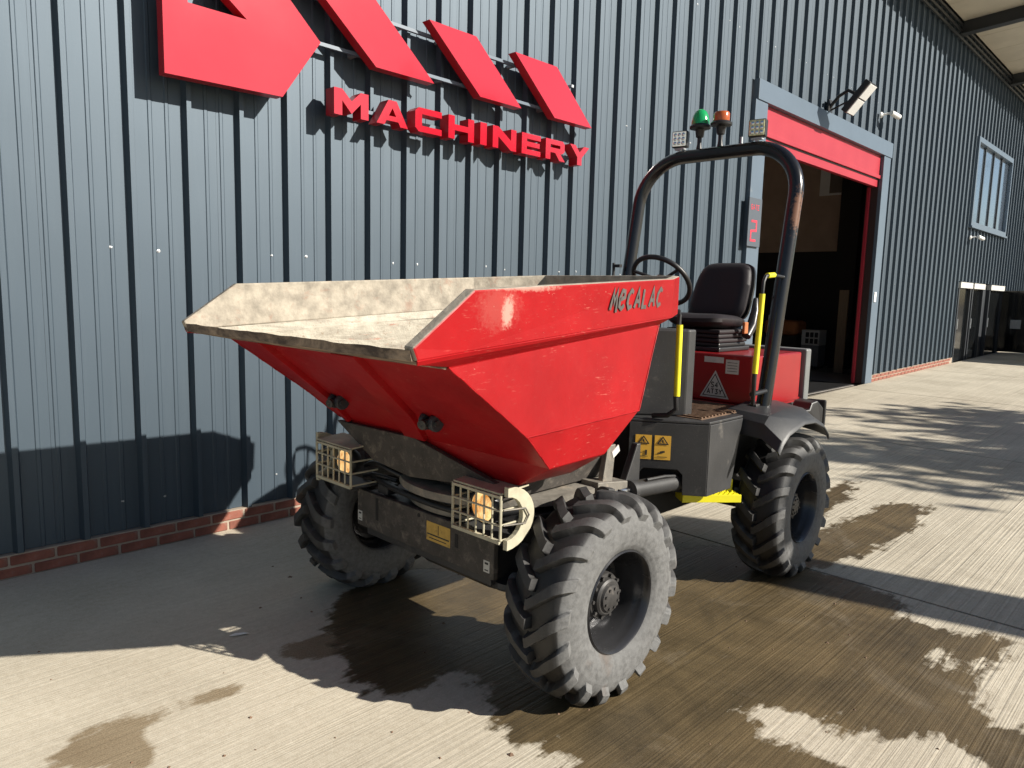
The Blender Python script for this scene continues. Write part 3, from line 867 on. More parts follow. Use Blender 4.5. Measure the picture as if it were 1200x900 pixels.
# roof, soffit, beams
rb = B()
rb.prism([(XA, 3.38, 7.70), (XA, 3.38, 7.85), (XA, 30, 9.6), (XA, 30, 9.45), (XA, 4.72, 7.62)], (XB - XA, 0, 0))
rb.build('roof', M['darksteel'], wh)
k = 0
bx = 8.35 - 4.85 * 3
beams = []
while bx < XB:
    if bx > XA: beams.append(bx)
    bx += 4.85
cuts = [XA] + beams + [XB]
for a, c in zip(cuts[:-1], cuts[1:]):
    n_ = max(1, int(round((c - a) / 1.2)))
    for i in range(n_):
        p0 = a + (c - a) * i / n_ + .006; p1 = a + (c - a) * (i + 1) / n_ - .006
        b = B(); b.prism([(p0, 3.46, 7.585), (p0, 3.46, 7.61), (p0, 4.60, 7.535), (p0, 4.60, 7.51)], (p1 - p0, 0, 0))
        b.build('soffit_panel', M['cream'], wh)
for bx in beams:
    b = B()
    b.prism([(bx - .05, 3.44, 7.34), (bx - .05, 3.44, 7.584), (bx - .05, 4.66, 7.505), (bx - .05, 4.66, 7.26)], (.10, 0, 0))
    b.prism([(bx - .11, 3.44, 7.32), (bx - .11, 3.44, 7.34), (bx - .11, 4.66, 7.26), (bx - .11, 4.66, 7.24)], (.22, 0, 0))
    b.build('roof_beam', M['darksteel'], wh, bevel=.004)
for i, (yy, zz) in enumerate(((4.60, 7.40), (4.61, 7.28), (4.62, 7.16))):
    b = B(); b.span((XA, yy, zz), (XB, yy + .03, zz + .05)); b.build('eaves_rail', M['darksteel'], wh)
b = B(); b.span((XA, 3.36, 7.50), (XB, 3.46, 7.72)); b.build('gutter', M['darksteel'], wh, bevel=.01)
# end walls and back of the shell
b = B()
b.span((XA, 4.74, -.05), (XA + .1, 29, 8.0)); b.build('end_wall', M['clad'], wh)
b = B(); b.span((XB - .1, 4.74, -.05), (XB, 29, 8.0)); b.build('end_wall', M['clad'], wh)
b = B(); b.span((XA, 28.9, -.05), (XB, 29, 9.3)); b.build('rear_wall', M['clad'], wh)
# inner liner behind the cladding (keeps daylight out)
b = B()
for x0, x1, z0, z1 in ((XA, DOOR[0], 0, 7.5), (DOOR[1], PD[0], 0, 7.5), (DOOR[0], DOOR[1], 4.47, 7.5), (PD[1], XB, 0, 7.5), (PD[0], PD[1], 2.2, 3.48), (PD[0], PD[1], 5.6, 7.5)):
    b.span((x0, 4.745, z0), (x1, 4.775, z1))
b.build('inner_liner', M['interior'], wh)
# interior hall
b = B(); b.span((6.0, 4.80, .075), (24.9, 14, .085)); b.build('hall_floor', M['hallfloor'], wh)
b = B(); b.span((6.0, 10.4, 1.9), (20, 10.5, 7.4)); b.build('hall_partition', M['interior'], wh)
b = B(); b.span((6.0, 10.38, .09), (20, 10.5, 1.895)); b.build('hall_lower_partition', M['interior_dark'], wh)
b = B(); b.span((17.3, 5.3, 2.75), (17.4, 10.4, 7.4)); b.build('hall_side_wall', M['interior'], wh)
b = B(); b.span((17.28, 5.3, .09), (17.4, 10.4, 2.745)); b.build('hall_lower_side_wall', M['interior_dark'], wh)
b = B(); b.span((16.8, 5.95, .09), (17.1, 6.38, 7.3)); b.build('steel_column', M['interior_dark'], wh)
b = B(); b.span((17.25, 6.48, 4.02), (17.295, 7.05, 4.66)); w_ = b.build('inner_window', M['white'], wh)
b = B(); b.span((17.235, 6.48, 4.06), (17.248, 6.82, 4.62)); b.build('pane', M['glass'], w_)
b = B(); b.span((9.55, 4.83, .087), (14.0, 5.6, .10)); b.build('threshold_shade', M['black'], wh)  # black strip added to keep the sunlit floor edge as dark as shade
# roller door: trims, box, slats, guides
def trim(name, a, c, m='trim', bev=.004):
    b = B(); b.span(a, c); return b.build(name, M[m], wh, bevel=bev)
zl = gz(DOOR[0]); zr = gz(DOOR[1])
trim('door_jamb_trim', (9.13, 4.64, zl + .0), (9.475, 4.80, 4.20))
trim('door_jamb_trim', (14.06, 4.64, zr + .0), (14.40, 4.80, 4.20))
trim('door_head_trim', (9.17, 4.625, 4.203), (14.42, 4.80, 4.46))
rd = B(); rd.span((9.485, 4.70, 3.86), (14.045, 4.80, 4.20))
door = rd.build('roller_door', M['doorred'], wh, bevel=.004)
b = B(); b.span((9.48, 4.675, 3.80), (14.055, 4.70, 3.86)); b.build('bottom_bar', M['doorred'], door, bevel=.004)
b = B(); b.span((9.485, 4.715, 3.66), (14.05, 4.79, 3.795)); b.build('bottom_slat', M['doorred'], door, bevel=.003)
b = B(); b.span((9.62, 4.705, 3.78), (14.04, 4.714, 3.80)); b.build('rubber_seal', M['black'], door)
b = B(); b.span((14.0, 4.82, zr), (14.05, 4.87, 3.66)); b.build('guide_rail', M['doorred'], door, bevel=.003)
b = B(); b.span((9.48, 4.69, zl), (9.515, 4.79, 3.66)); b.build('guide_rail', M['doorred'], door, bevel=.003)
b = B(); b.span((14.052, 4.70, zr), (14.058, 4.90, 4.1)); b.build('door_reveal', M['reveal'], wh)
b = B(); b.span((14.12, 4.625, 1.62), (14.22, 4.64, 1.80)); b.build('push_button_box', M['white'], wh, bevel=.004)
# high window
wf = B()
x0, x1, z0, z1 = WIN
for a, c in (((x0, 4.63, z0), (x0 + .09, 4.79, z1)), ((x1 - .09, 4.63, z0), (x1, 4.79, z1)), ((x0 + .09, 4.63, z0), (x1 - .09, 4.79, z0 + .10)), ((x0 + .09, 4.63, z1 - .12), (x1 - .09, 4.79, z1))):
    wf.span(a, c)
win = wf.build('window', M['trim'], wh, bevel=.004)
b = B()
xs_ = [x0 + .09 + (x1 - x0 - .18) * i / 4 for i in range(5)]
for i in range(1, 4):
    b = B(); b.span((xs_[i] - .025, 4.69, z0 + .10), (xs_[i] + .025, 4.76, z1 - .12)); b.build('mullion', M['darksteel'], win)
for i in range(4):
    b = B(); b.span((xs_[i] + .027, 4.72, z0 + .102), (xs_[i + 1] - .027, 4.74, z1 - .122)); b.build('pane', M['skytint'], win)
b = B(); b.span((x0 - .03, 4.60, z0 - .05), (x1 + .03, 4.68, z0 - .003)); b.build('sill', M['trim'], win, bevel=.004)
# personnel doors
b = B(); b.span((PD[0], 4.745, gz(20)), (PD[1], 4.80, PD[2])); b.build('door_recess', M['darksteel'], wh)
for (a, c) in ((20.12, 21.12), (21.42, 22.42), (23.25, 24.75)):
    zb = gz(a)
    d_ = B(); d_.span((a, 4.715, zb + .02), (c, 4.74, 1.98)); dd = d_.build('personnel_door', M['glassdark'], wh)
    for (p, q) in (((a - .08, 4.66, zb), (a - .003, 4.74, 2.0)), ((c + .003, 4.66, zb), (c + .08, 4.74, 2.0))):
        b = B(); b.span(p, q); b.build('frame', M['darksteel'], dd)
    b = B(); b.span((a - .08, 4.63, 2.003), (c + .08, 4.74, 2.14)); b.build('head_trim', M['labelgrey'], dd)
    b = B(); b.cyl((a + .12, 4.68, 1.0), (a + .12, 4.68, 1.25), .015, 8); b.build('handle', M['alu'], dd)
lf = B(); lf.span((24.78, 3.85, gz(24.8) + .03), (24.82, 4.66, 2.02)); leaf = lf.build('open_door_leaf', M['glassdark'], wh)
b = B(); b.span((24.77, 4.15, .95), (24.778, 4.4, 1.2)); b.build('door_notice', M['labelgrey'], leaf)
# inside the open bay
o = empty('storage_cabinet', (16.4, 6.6, .085), 'small pale wheeled cabinet standing inside the dark bay', 'cabinet')
b = B(); b.span((16.2, 6.38, .16), (16.6, 6.78, .62)); b.build('drawer_unit', M['greypaint'], o, bevel=.01)
b = B(); b.span((16.2, 6.38, .623), (16.6, 6.78, .96)); b.build('top_tray', M['labelgrey'], o, bevel=.01)
for kz in (.66, .80):
    for ky in (6.41, 6.51, 6.61):
        b = B(); b.span((16.195, ky, kz), (16.199, ky + .075, kz + .11)); b.build('shelf_opening', M['interior_dark'], o)
for px in (16.25, 16.55):
    for py in (6.43, 6.73):
        b = B(); b.cyl((px - .02, py, .122), (px + .02, py, .122), .036, 12); b.build('castor', M['black'], o)
o = B()
o.span((15.95, 5.74, .085), (16.0, 5.93, 1.85))
o = tag(o.build('timber_board', M['timber'], None, bevel=.004, origin=(15.97, 5.83, .085)), 'pale timber board standing upright just inside the red door frame', 'board')
b = B(); b.box((16.5, 7.3, .98), (.6, .8, .34))
o = tag(b.build('folded_tarpaulin', M['orange'], None, bevel=.10, seg=4, origin=(16.5, 7.3, .81)), 'dull orange covered pile on a low stand deep inside the bay', 'tarpaulin')
b = B(); b.span((16.1, 6.86, .085), (16.9, 7.8, .809))
o = tag(b.build('low_bench', M['interior_dark'], None, bevel=.02, origin=(16.5, 7.3, .085)), 'low black bench under the orange pile inside the bay', 'bench')

# ------------------------------------------------------------------ sign on the wall
sg = empty('wall_sign', (3.6, 4.66, 3.2), 'big raised red company sign reading MACHINERY on the grey cladding', 'sign')
SF, SD = 4.50, 0.085      # front plane and depth
def raised(name, polys, zf=SF, d=SD):
    b = B()
    for p in polys:
        b.cur = 0
        b.prism([(q[0], zf, q[1]) for q in p], (0, d, 0))
    ob = b.build(name, [M['signred'], M['signside']], sg)
    for f in ob.data.polygons:
        f.material_index = 0 if abs(f.normal.y) > .9 else 1
    return ob
# emblem letter (lower part is what the frame shows)
raised('emblem_letter', [[(1.687,2.845),(2.42,2.858),(2.19,3.268),(1.687,3.268)],
                         [(2.42,2.858),(2.70,3.26),(2.48,3.47),(2.19,3.268)],
                         [(1.687,3.268),(1.83,3.268),(1.83,3.75),(1.687,3.75)],
                         [(2.19,3.268),(2.48,3.47),(2.29,3.75),(2.06,3.55),(2.02,3.40)],
                         [(1.83,3.75),(1.83,3.66),(2.06,3.55),(2.29,3.75)]])
for (x0, x1, top) in ((3.145, 3.675, 3.82), (4.155, 4.635, 3.655), (5.068, 5.60, 3.645)):
    zb = 3.205
    sl = 0.535 / 0.45
    dx = (top - zb) * sl
    raised('emblem_bar', [[(x0, zb), (x1, zb), (x1 - dx, top), (x0 - dx, top)]])
xl = 2.80
U = 0.0352
UX = 0.0430
letters = 'MACHINERY'
tot = sum(GLY[c][0] for c in letters) * UX
gap = (5.575 - 2.80 - tot) / 8
for i, c in enumerate(letters):
    w_, pol = GLY[c]
    zb = 2.826 + 0.017 * (xl - 2.8) / 2.78
    raised('letter', [[(xl + p[0] * UX, zb + p[1] * U) for p in q] for q in pol], d=.105)
    xl += w_ * UX + gap
for zz in (3.29, 3.58):
    b = B(); b.span((1.75, 4.60, zz - .012), (5.30, 4.625, zz + .012)); b.build('mounting_rail', M['trim'], sg)
b = B(); b.span((2.82, 4.60, 2.90), (5.55, 4.62, 2.925)); b.build('mounting_rail', M['trim'], sg)
b = B()
for xx in np.arange(1.85, 5.5, .4):
    for zz in (3.29, 3.58): b.span((xx - .015, 4.625, zz - .012), (xx + .015, 4.70, zz + .012))
for xx in np.arange(2.95, 5.5, .35): b.span((xx - .015, 4.62, 2.90), (xx + .015, 4.70, 2.925))
tag(b.build('stand_off', M['alu'], sg), kind='stuff')

# bay number board
nb = empty('number_board', (9.34, 4.63, 2.63), 'narrow grey board with red GATE 2 lettering on the door jamb', 'sign')
b = B(); b.span((9.06, 4.605, 2.32), (9.42, 4.628, 2.95)); b.build('board', M['signboard'], nb, bevel=.003)
b = B(); stroke_text(b, 'GATE', Vector((9.115, 4.604, 2.80)), Vector((1, 0, 0)), Vector((0, 0, 1)), Vector((0, -1, 0)), .06, .045, .017, .009)
b.build('lettering', M['ledred'], nb)
b = B(); stroke_text(b, '2', Vector((9.145, 4.604, 2.40)), Vector((1, 0, 0)), Vector((0, 0, 1)), Vector((0, -1, 0)), .25, .17, 0, .030)
b.build('numeral', M['ledred'], nb)
# floodlight
fl = empty('floodlight', (11.5, 4.66, 4.6), 'twin panel white floodlight on a black arm above the roller door', 'floodlight')
nf = Vector((0, -.76, -.65)); zf_ = Vector((0, -.65, .76))
Rf = Matrix(((1, 0, 0), (0, -nf.y, zf_.y), (0, -nf.z, zf_.z)))
fc = Vector((11.46, 4.21, 4.60))
b = B(); b.box(fc, (.30, .09, .50), Rf); b.build('lamp_body', M['black'], fl, bevel=.012)
for s_ in (-1, 1):
    b = B(); b.box(fc + Rf @ Vector((0, -.052, s_ * .122)), (.26, .016, .225), Rf); b.build('lens', M['white'], fl, bevel=.004)
b = B(); b.tube([(11.50, 4.66, 4.52), (11.50, 4.52, 4.68), (11.48, 4.38, 4.74), tuple(fc + Vector((0, .06, .07)))], .025, 10); b.build('bracket', M['black'], fl, smooth=40)
b = B(); b.tube([(11.55, 4.66, 4.50), (11.55, 4.45, 4.58), (11.5, 4.34, 4.60), tuple(fc + Vector((0, .08, -.02)))], .014, 8); b.build('cable', M['black'], fl, smooth=40)
b = B(); b.box((11.52, 4.65, 4.54), (.14, .03, .22)); b.build('wall_plate', M['black'], fl, bevel=.005)
# cameras
def cctv(x, z, label, s=1.0):
    c = empty('security_camera', (x, 4.66, z), label, 'camera', 'white cameras fixed to the cladding')
    b = B(); b.lathe([(.05*s, 0), (.05*s, .02*s), (.03*s, .04*s)], (x, 4.665, z), (0, -1, 0), 14); b.build('base', M['white'], c, smooth=35)
    b = B(); b.tube([(x, 4.63, z), (x + .04*s, 4.55, z + .02*s), (x + .10*s, 4.50, z + .01*s)], .016*s, 8); b.build('arm', M['white'], c, smooth=40)
    b = B(); b.lathe([(.0, 0), (.04*s, .005), (.045*s, .05*s), (.045*s, .24*s), (.036*s, .25*s), (0, .245*s)], (x + .02*s, 4.50, z + .02*s), (.95, -.25, -.18), 14); b.build('housing', M['white'], c, smooth=35)
cctv(13.75, 4.84, 'small white bullet camera on the cladding right of the floodlight', 1.0)
cctv(20.55, 3.22, 'small white bullet camera under the high window', 1.0)

# ------------------------------------------------------------------ dumper
YC = 2.42
dm = empty('site_dumper', (2.9, YC, 0), 'red swivel skip site dumper with black roll bar parked on the concrete beside the warehouse', 'dumper')

# --- wheels
def tyre_mesh():
    R0, W = 0.396, 0.30
    # profile: parameter rows (r, y) from outer bead to inner bead; y=0 outer plane, +y inwards
    prof = [(.205, .040), (.215, .022), (.235, .010), (.262, .002), (.292, .0), (.322, .003), (.348, .010), (.368, .020), (.382, .032), (.391, .045)]
    half = prof + [(.396, .062), (.399, .082), (.401, .104), (.402, .126)]
    rows = half + [(.402, .15)] + [(r, .30 - y) for r, y in reversed(half)]
    rows = np.array(rows)
    # resample finer
    seg = np.r_[0, np.cumsum(np.hypot(*np.diff(rows, axis=0).T))]
    t = np.linspace(0, seg[-1], 84)
    pr = np.stack([np.interp(t, seg, rows[:, 0]), np.interp(t, seg, rows[:, 1])], 1)
    nrm = np.zeros_like(pr)
    d = np.gradient(pr, axis=0); d /= np.hypot(d[:, 0], d[:, 1])[:, None]
    nrm[:, 0] = d[:, 1]; nrm[:, 1] = -d[:, 0]       # outward: +r on tread
    if nrm[len(pr)//2, 0] < 0: nrm = -nrm
    NL = 18; PER = 36; NT = NL * PER
    th0 = np.arange(NT) / NT * 2 * math.pi
    r = pr[:, 0][None, :]; y = pr[:, 1][None, :]
    def sm(a, b, v):
        u = np.clip((v - a) / (b - a), 0, 1); return u * u * (3 - 2 * u)
    H = np.zeros((NT, len(pr)))
    cc = np.clip(np.abs(pr[:, 1] - .15) / .15, 0, 1)
    skew = 0.95 * cc ** 1.15 * 2 * math.pi / NL
    th = th0[:, None] + skew[None, :]                 # mesh lines run along the lugs
    ph0 = th0[:, None] * NL / (2 * math.pi)
    for side in (0, 1):
        yy = y if side == 0 else .30 - y
        c = np.clip((.15 - yy) / .15, -0.15, 1.05)
        ph = (ph0 + (0.5 if side else 0.0) + 0.5) % 1.0 - 0.5
        wdt = 0.150 + 0.055 * np.clip(c, 0, 1)
        lug = 1 - sm(wdt - .015, wdt + .030, np.abs(ph))
        ok = sm(-.14, -.08, c)
        fall = sm(.338, .352, r)
        fade = np.where(yy < .13, fall, 1.0)
        H = np.maximum(H, (.036 - .010 * sm(.36, .30, r)) * lug * ok * fade * np.where(yy < .16, 1, 0))
    # sidewall rings and raised marks
    ring = sum(.0012 * np.exp(-((pr[:, 0] - q_) / .002) ** 2) for q_ in (.248, .257, .266, .300, .309)) + .003 * np.exp(-((pr[:, 0] - .325) / .004) ** 2) + .002 * np.exp(-((pr[:, 0] - .238) / .004) ** 2)
    H = H + ring[None, :] * np.where((y < .03) | (y > .27), 1, 0)
    blk = ((np.abs(pr[:, 0] - .282) < .014)[None, :] & (y < .02)) * ((np.sin(th0 * 46)[:, None] > .25) & ((np.sin(th0 * 2 + .6)[:, None]) > .35))
    H = H + .0025 * blk
    rr = r + nrm[:, 0][None, :] * H
    yy = y + nrm[:, 1][None, :] * H * .6 + 0 * H
    # flatten at the ground, slight bulge
    X = rr * np.sin(th); Z = rr * np.cos(th)
    low = np.clip((-Z - .412), 0, None)
    Z = Z + low * .75
    V = np.stack([X, np.broadcast_to(yy, X.shape), Z], 2).reshape(-1, 3)
    npf = len(pr)
    i = np.arange(NT)[:, None] * npf + np.arange(npf - 1)[None, :]
    j = ((np.arange(NT) + 1) % NT)[:, None] * npf + np.arange(npf - 1)[None, :]
    F = np.stack([i.ravel(), j.ravel(), (j + 1).ravel(), (i + 1).ravel()], 1)
    me = bpy.data.meshes.new('tyre')
    me.from_pydata(V.tolist(), [], F.tolist())
    me.materials.append(M['tyre'])
    side_amt = np.where((y < .03) | (y > .27), 1.25, 0.0) + np.zeros_like(H)
    dust = np.clip(np.maximum(side_amt, .07 + .27 * np.clip(H / .03, 0, 1) + .5 * sm(.385, .365, r)), 0, 1.3)
    a = me.attributes.new('dust', 'FLOAT', 'POINT'); a.data.foreach_set('value', dust.ravel().astype(np.float32))
    bm = bmesh.new(); bm.from_mesh(me); bmesh.ops.recalc_face_normals(bm, faces=bm.faces)
    for f in bm.faces: f.smooth = True
    for e in bm.edges:
        if len(e.link_faces) == 2 and e.calc_face_angle(0) > math.radians(42): e.smooth = False
    bm.to_mesh(me); bm.free()
    return me
TY = tyre_mesh()
def make_wheel(center, flip, rz, src=None):
    """center: point on axis in the outer plane; flip: outer face looks to +Y"""
    if src is None:
        b = B()
        prof = [(.212, .030), (.214, .022), (.208, .016), (.200, .024), (.192, .050), (.186, .075), (.178, .090), (.178, .150), (.170, .172), (.150, .178), (.128, .168), (.115, .160), (.050, .160), (.0, .160)]
        b.lathe(prof, (0, 0, 0), (0, 1, 0), 64, close=False)
        b.lathe([(.205, .26), (.19, .24), (.178, .16)], (0, 0, 0), (0, 1, 0), 64, close=False)
        w = b.build('wheel', M['rim'], None, smooth=40)
        ty = bpy.data.objects.new('tyre', TY); COL.objects.link(ty); ty.parent = w
        hb = B()
        hb.lathe([(.098, .160), (.098, .112), (.094, .104), (.080, .102), (.076, .085), (.068, .078), (.060, .078), (.055, .068), (.024, .062), (0, .062)], (0, 0, 0), (0, 1, 0), 40, close=False)
        hub = hb.build('hub', M['hub'], w, smooth=35)
        bb = B()
        for k in range(10):
            a = 2 * math.pi * k / 10
            p = Vector((math.cos(a) * .087, 0, math.sin(a) * .087))
            bb.cyl(p + Vector((0, .104, 0)), p + Vector((0, .090, 0)), .0080, 6)
        for k in range(8):
            a = 2 * math.pi * (k + .5) / 8
            p = Vector((math.cos(a) * .042, 0, math.sin(a) * .042))
            bb.cyl(p + Vector((0, .078, 0)), p + Vector((0, .060, 0)), .006, 6)
        tag(bb.build('hub_bolt', M['hub'], w), kind='stuff')
        sl = B()
        for k in range(6):
            a = 2 * math.pi * (k + .25) / 6
            p = Vector((math.cos(a) * .148, .1775, math.sin(a) * .148))
            sl.box(p, (.018, .008, .04), Matrix.Rotation(-a, 3, 'Y'))
        tag(sl.build('rim_slot', M['interior_dark'], w), kind='stuff')
    else:
        w = src.copy(); COL.objects.link(w)
        for ch in list(src.children):
            c = ch.copy(); COL.objects.link(c); c.parent = w
    w.parent = dm
    w.location = Vector(center) - Vector((2.9, YC, 0))
    w.rotation_euler = (0, random.uniform(0, 6) if False else 0, rz + (math.pi if flip else 0))
    return w
RAD = 0.414
w1 = make_wheel((2.325, 1.605, RAD), False, 0)
w2 = make_wheel((2.315, 3.50, RAD), True, 0, w1)
w3 = make_wheel((4.235, 1.66, RAD), False, math.radians(2.5), w1)
w4 = make_wheel((4.155, 3.40, RAD), True, math.radians(2.5), w1)

# --- skip
def P(n, s):
    x, w, z = SK[n]
    return (x, YC - w if s == 0 else YC + w, z)
SK = dict(A=(1.245, .815, 1.485), B=(1.48, .81, 1.652), C=(2.80, .665, 1.722), D=(3.20, .445, 1.745),
          A2=(1.262, .815, 1.447), C2=(2.80, .665, 1.552), D2=(3.185, .455, 1.560), B2=(1.47, .795, 1.4635), T=(1.268, .806, 1.434), TI=(1.30, .775, 1.452), TJ=(1.34, .765, 1.425), CI=(2.80, .628, 1.560), CJ=(2.76, .620, 1.512),
          E=(1.43, .75, 1.415), Cl=(2.745, .635, 1.520), F=(1.80, .74, 1.150), G=(2.56, .677, 1.160), H=(1.97, .70, 1.003), I=(2.35, .665, 1.000),
          K=(2.00, .51, .895), K2=(2.33, .51, .895), Dl=(3.13, .42, 1.535))
sk = B()
def q(*names):
    """same face on both sides, mirrored winding"""
    vs = [P(n, 0) for n in names]; sk.add(vs, [tuple(range(len(vs)))])
    vs = [P(n, 1) for n in reversed(names)]; sk.add(vs, [tuple(range(len(vs)))])
def c4(a, b_):
    vs = [P(a, 0), P(b_, 0), P(b_, 1), P(a, 1)]; sk.add(vs, [(0, 1, 2, 3)])
q('T', 'E', 'Cl'); q('E', 'F', 'G'); q('E', 'G', 'Cl'); q('F', 'H', 'I', 'G'); q('H', 'K', 'K2', 'I')
c4('E', 'F'); c4('F', 'H'); c4('H', 'K'); c4('K', 'K2'); c4('K2', 'I'); c4('I', 'G'); c4('G', 'Cl')
def fix_out(b, centre):
    c = Vector(centre)
    nf = []
    for f in b.f:
        vs = [Vector(b.v[i]) for i in f]
        n = Vector((0, 0, 0))
        for i_ in range(len(vs)): n += vs[i_].cross(vs[(i_ + 1) % len(vs)])
        m_ = sum(vs, Vector()) / len(vs)
        nf.append(tuple(reversed(f)) if n.dot(m_ - c) < 0 else f)
    b.f = nf
fix_out(sk, (2.15, YC, 1.3))
skip = sk.build('skip', [M['skip'], M['inner']], dm, solid=(.012, -1, 1, 0), bevel=.006)
# rim band, folded at the sides and back
bd = B()
for s_ in (0, 1):
    vs = [P(n, s_) for n in ('A', 'A2', 'B2', 'C2', 'C', 'B')]
    f1 = [(0, 1, 2, 5), (2, 3, 4, 5)]
    bd.add(vs, f1 if s_ == 0 else [tuple(reversed(f)) for f in f1])
    vs = [P(n, s_) for n in ('C', 'C2', 'D2', 'D')]
    bd.add(vs, [(0, 1, 2, 3)] if s_ == 0 else [(3, 2, 1, 0)])
bd.add([P('D', 0), P('D2', 0), P('D2', 1), P('D', 1)], [(0, 1, 2, 3)])
fix_out(bd, (2.2, YC, 1.6))
band = bd.build('rim_band', [M['skip'], M['bandin']], skip, solid=(.042, -1, 1, 1), bevel=.006)
fl_ = B()
for s_ in (0, 1):
    vs = [P(n, s_) for n in ('A2', 'T', 'Cl', 'C2', 'B2')]
    fl_.add(vs, [(0, 1, 2, 3, 4)])
    vs = [P(n, s_) for n in ('C2', 'Cl', 'Dl', 'D2')]
    fl_.add(vs, [(0, 1, 2, 3)])
fl_.add([P('D2', 0), P('Dl', 0), P('Dl', 1), P('D2', 1)], [(0, 1, 2, 3)])
fl_.add([P('Dl', 0), P('Cl', 0), P('Cl', 1), P('Dl', 1)], [(0, 1, 2, 3)])
fix_out(fl_, (2.2, YC, 1.75))
fl_.build('rim_flange', [M['skip'], M['inner']], skip, solid=(.006, -1, 1, 0))
for s_ in (0, 1):
    il = B(); il.add([P(n, s_) for n in ('TI', 'TJ', 'CJ', 'CI')], [(0, 1, 2, 3)])
    il.build('inner_lining', [M['inner'], M['inner']], skip, solid=(.003, 0, 0, 0))
lp = B()
n_ = 24
secs = []
for i in range(n_ + 1):
    t_ = 2 * i / n_ - 1; yy = YC + .802 * t_; yb = YC + .742 * t_
    j1 = random.uniform(-.006, .006); j2 = random.uniform(-.009, .007)
    secs.append([(1.247 + j1, yy, 1.478 + random.uniform(-.003, .002)), (1.254 + j1 * .6, yy, 1.446 + j2 * .5), (1.43, yb, 1.408), (1.44, yb, 1.432)])
vs = [p for s_ in secs for p in s_]
fs = []
for i in range(n_):
    for k in range(4):
        a = i * 4 + k; b_ = i * 4 + (k + 1) % 4
        fs.append((a, b_, b_ + 4, a + 4))
fs += [(0, 1, 2, 3), (n_ * 4 + 3, n_ * 4 + 2, n_ * 4 + 1, n_ * 4)]
lp.add(vs, fs)
lp.build('lip', M['lip'], skip, smooth=50)
# weld beads along the folds
for names in (('E', 'F', 'H'), ('F', 'G'), ('G', 'Cl')):
    for s_ in (0, 1):
        pts = []
        for n0, n1 in zip(names[:-1], names[1:]):
            a_, c_ = Vector(P(n0, s_)), Vector(P(n1, s_))
            for t in np.linspace(0, 1, 22, endpoint=False): pts.append(a_.lerp(c_, t) + Vector((random.uniform(-1, 1), random.uniform(-1, 1), random.uniform(-1, 1))) * .0006)
        pts.append(Vector(P(names[-1], s_)))
        b = B(); b.tube(pts, [random.uniform(.0028, .0042) for _ in pts], 6)
        b.build('weld_seam', M['skip'], skip, smooth=60)
# channel stiffeners on the underside
for (y0, y1, wd) in ((2.22, 2.50, .17), (2.84, 3.03, .05)):
    b = B()
    a0 = Vector((1.41, y0 - .01, 1.428)); a1 = Vector((1.80, y0 + (y1 - y0) * .6, 1.150)); a2 = Vector((1.965, y1, 1.01))
    nn = Vector((-.58, 0, -.81)) * .022
    pth = [a0, a1, a2]
    vs = []
    for p in pth:
        for s_ in (-wd / 2, wd / 2):
            vs.append(p + Vector((0, s_, 0)) - nn * .3)
        for s_ in (wd / 2 - .012, -wd / 2 + .012):
            vs.append(p + Vector((0, s_, 0)) + nn)
    fs = []
    for i in range(2):
        for k in range(4): fs.append((i*4 + k, i*4 + (k+1) % 4, i*4 + 4 + (k+1) % 4, i*4 + 4 + k))
    fs += [(0, 1, 2, 3), (11, 10, 9, 8)]
    b.add(vs, fs)
    b.build('stiffener', M['skip'], skip, bevel=.003)
# hinge lugs with pins
for yy in (2.16, 2.83):
    b = B()
    for dy in (0, .075):
        b = B()
        pts = [(1.80 + .034 * math.cos(a), yy + dy * .8, 1.130 + .036 * math.sin(a)) for a in np.linspace(0, 2 * math.pi, 14, endpoint=False)]
        b.prism(pts, (0, .022, 0))
        lug = b.build('hinge_lug', M['darksteel'], skip, bevel=.003)
    b = B(); b.cyl((1.79, yy - .012, 1.13), (1.79, yy + .095, 1.13), .012, 14)
    b.build('hinge_pin', M['chassis'], lug)
    b = B(); b.lathe([(.020, 0), (.020, .012), (.009, .014), (0, .010)], (1.760, yy + .041, 1.125), (-1, -.3, -.2), 14); b.build('pin_head', M['hub'], lug, smooth=35)
# maker's lettering on the near band
tx = Vector((1.32, .145, .055)).normalized(); tn = Vector((.109, -.994, 0))
def band_pt(x, z): return Vector((x, YC - (.81 - (x - 1.48) * .145 / 1.32), z))
b = B()
stroke_text(b, 'MeCALAC', band_pt(2.265, 1.588) - tn * .0012, tx, Vector((0, 0, 1)), tn,   .072, .049, .014, .0155, shear=.24)
b.build('maker_lettering', M['logogrey'], skip)
b = B(); b.box((2.405, 1.742, 1.005), (.055, .004, .03), Matrix.Rotation(math.radians(6), 3, 'Z') @ Matrix.Rotation(math.radians(-25), 3, 'Y')); b.build('label', M['labelgrey'], skip)

# --- turntable, swivel frame, front chassis
b = B(); b.lathe([(.30, .66), (.46, .66), (.46, .70), (.43, .705), (.43, .735), (.505, .738), (.505, .772), (.49, .778), (.30, .778)], (2.47, 2.46, 0), (0, 0, 1), 64)
b.build('turntable', M['wornsteel'], dm, smooth=35)
b = B()
b.prism([(1.945, 3.12, .99), (1.945, 2.50, 1.0), (1.955, 1.99, .895), (1.965, 2.05, .865), (1.985, 2.58, .800), (1.98, 2.86, .830)], (.03, 0, .0))
b.build('swivel_plate', M['dirtyplate'], dm, bevel=.004)
b = B(); b.prism([(2.01, 2.95, .9), (2.01, 2.0, .9), (2.06, 2.05, .79), (2.06, 2.8, .79)], (.7, 0, 0))
b.build('swivel_frame', M['dirtyplate'], dm, bevel=.004)
b = B(); b.span((2.0, 2.035, .468), (2.028, 3.02, .652))
bp = b.build('front_plate', M['dirtyplate'], dm, bevel=.004)
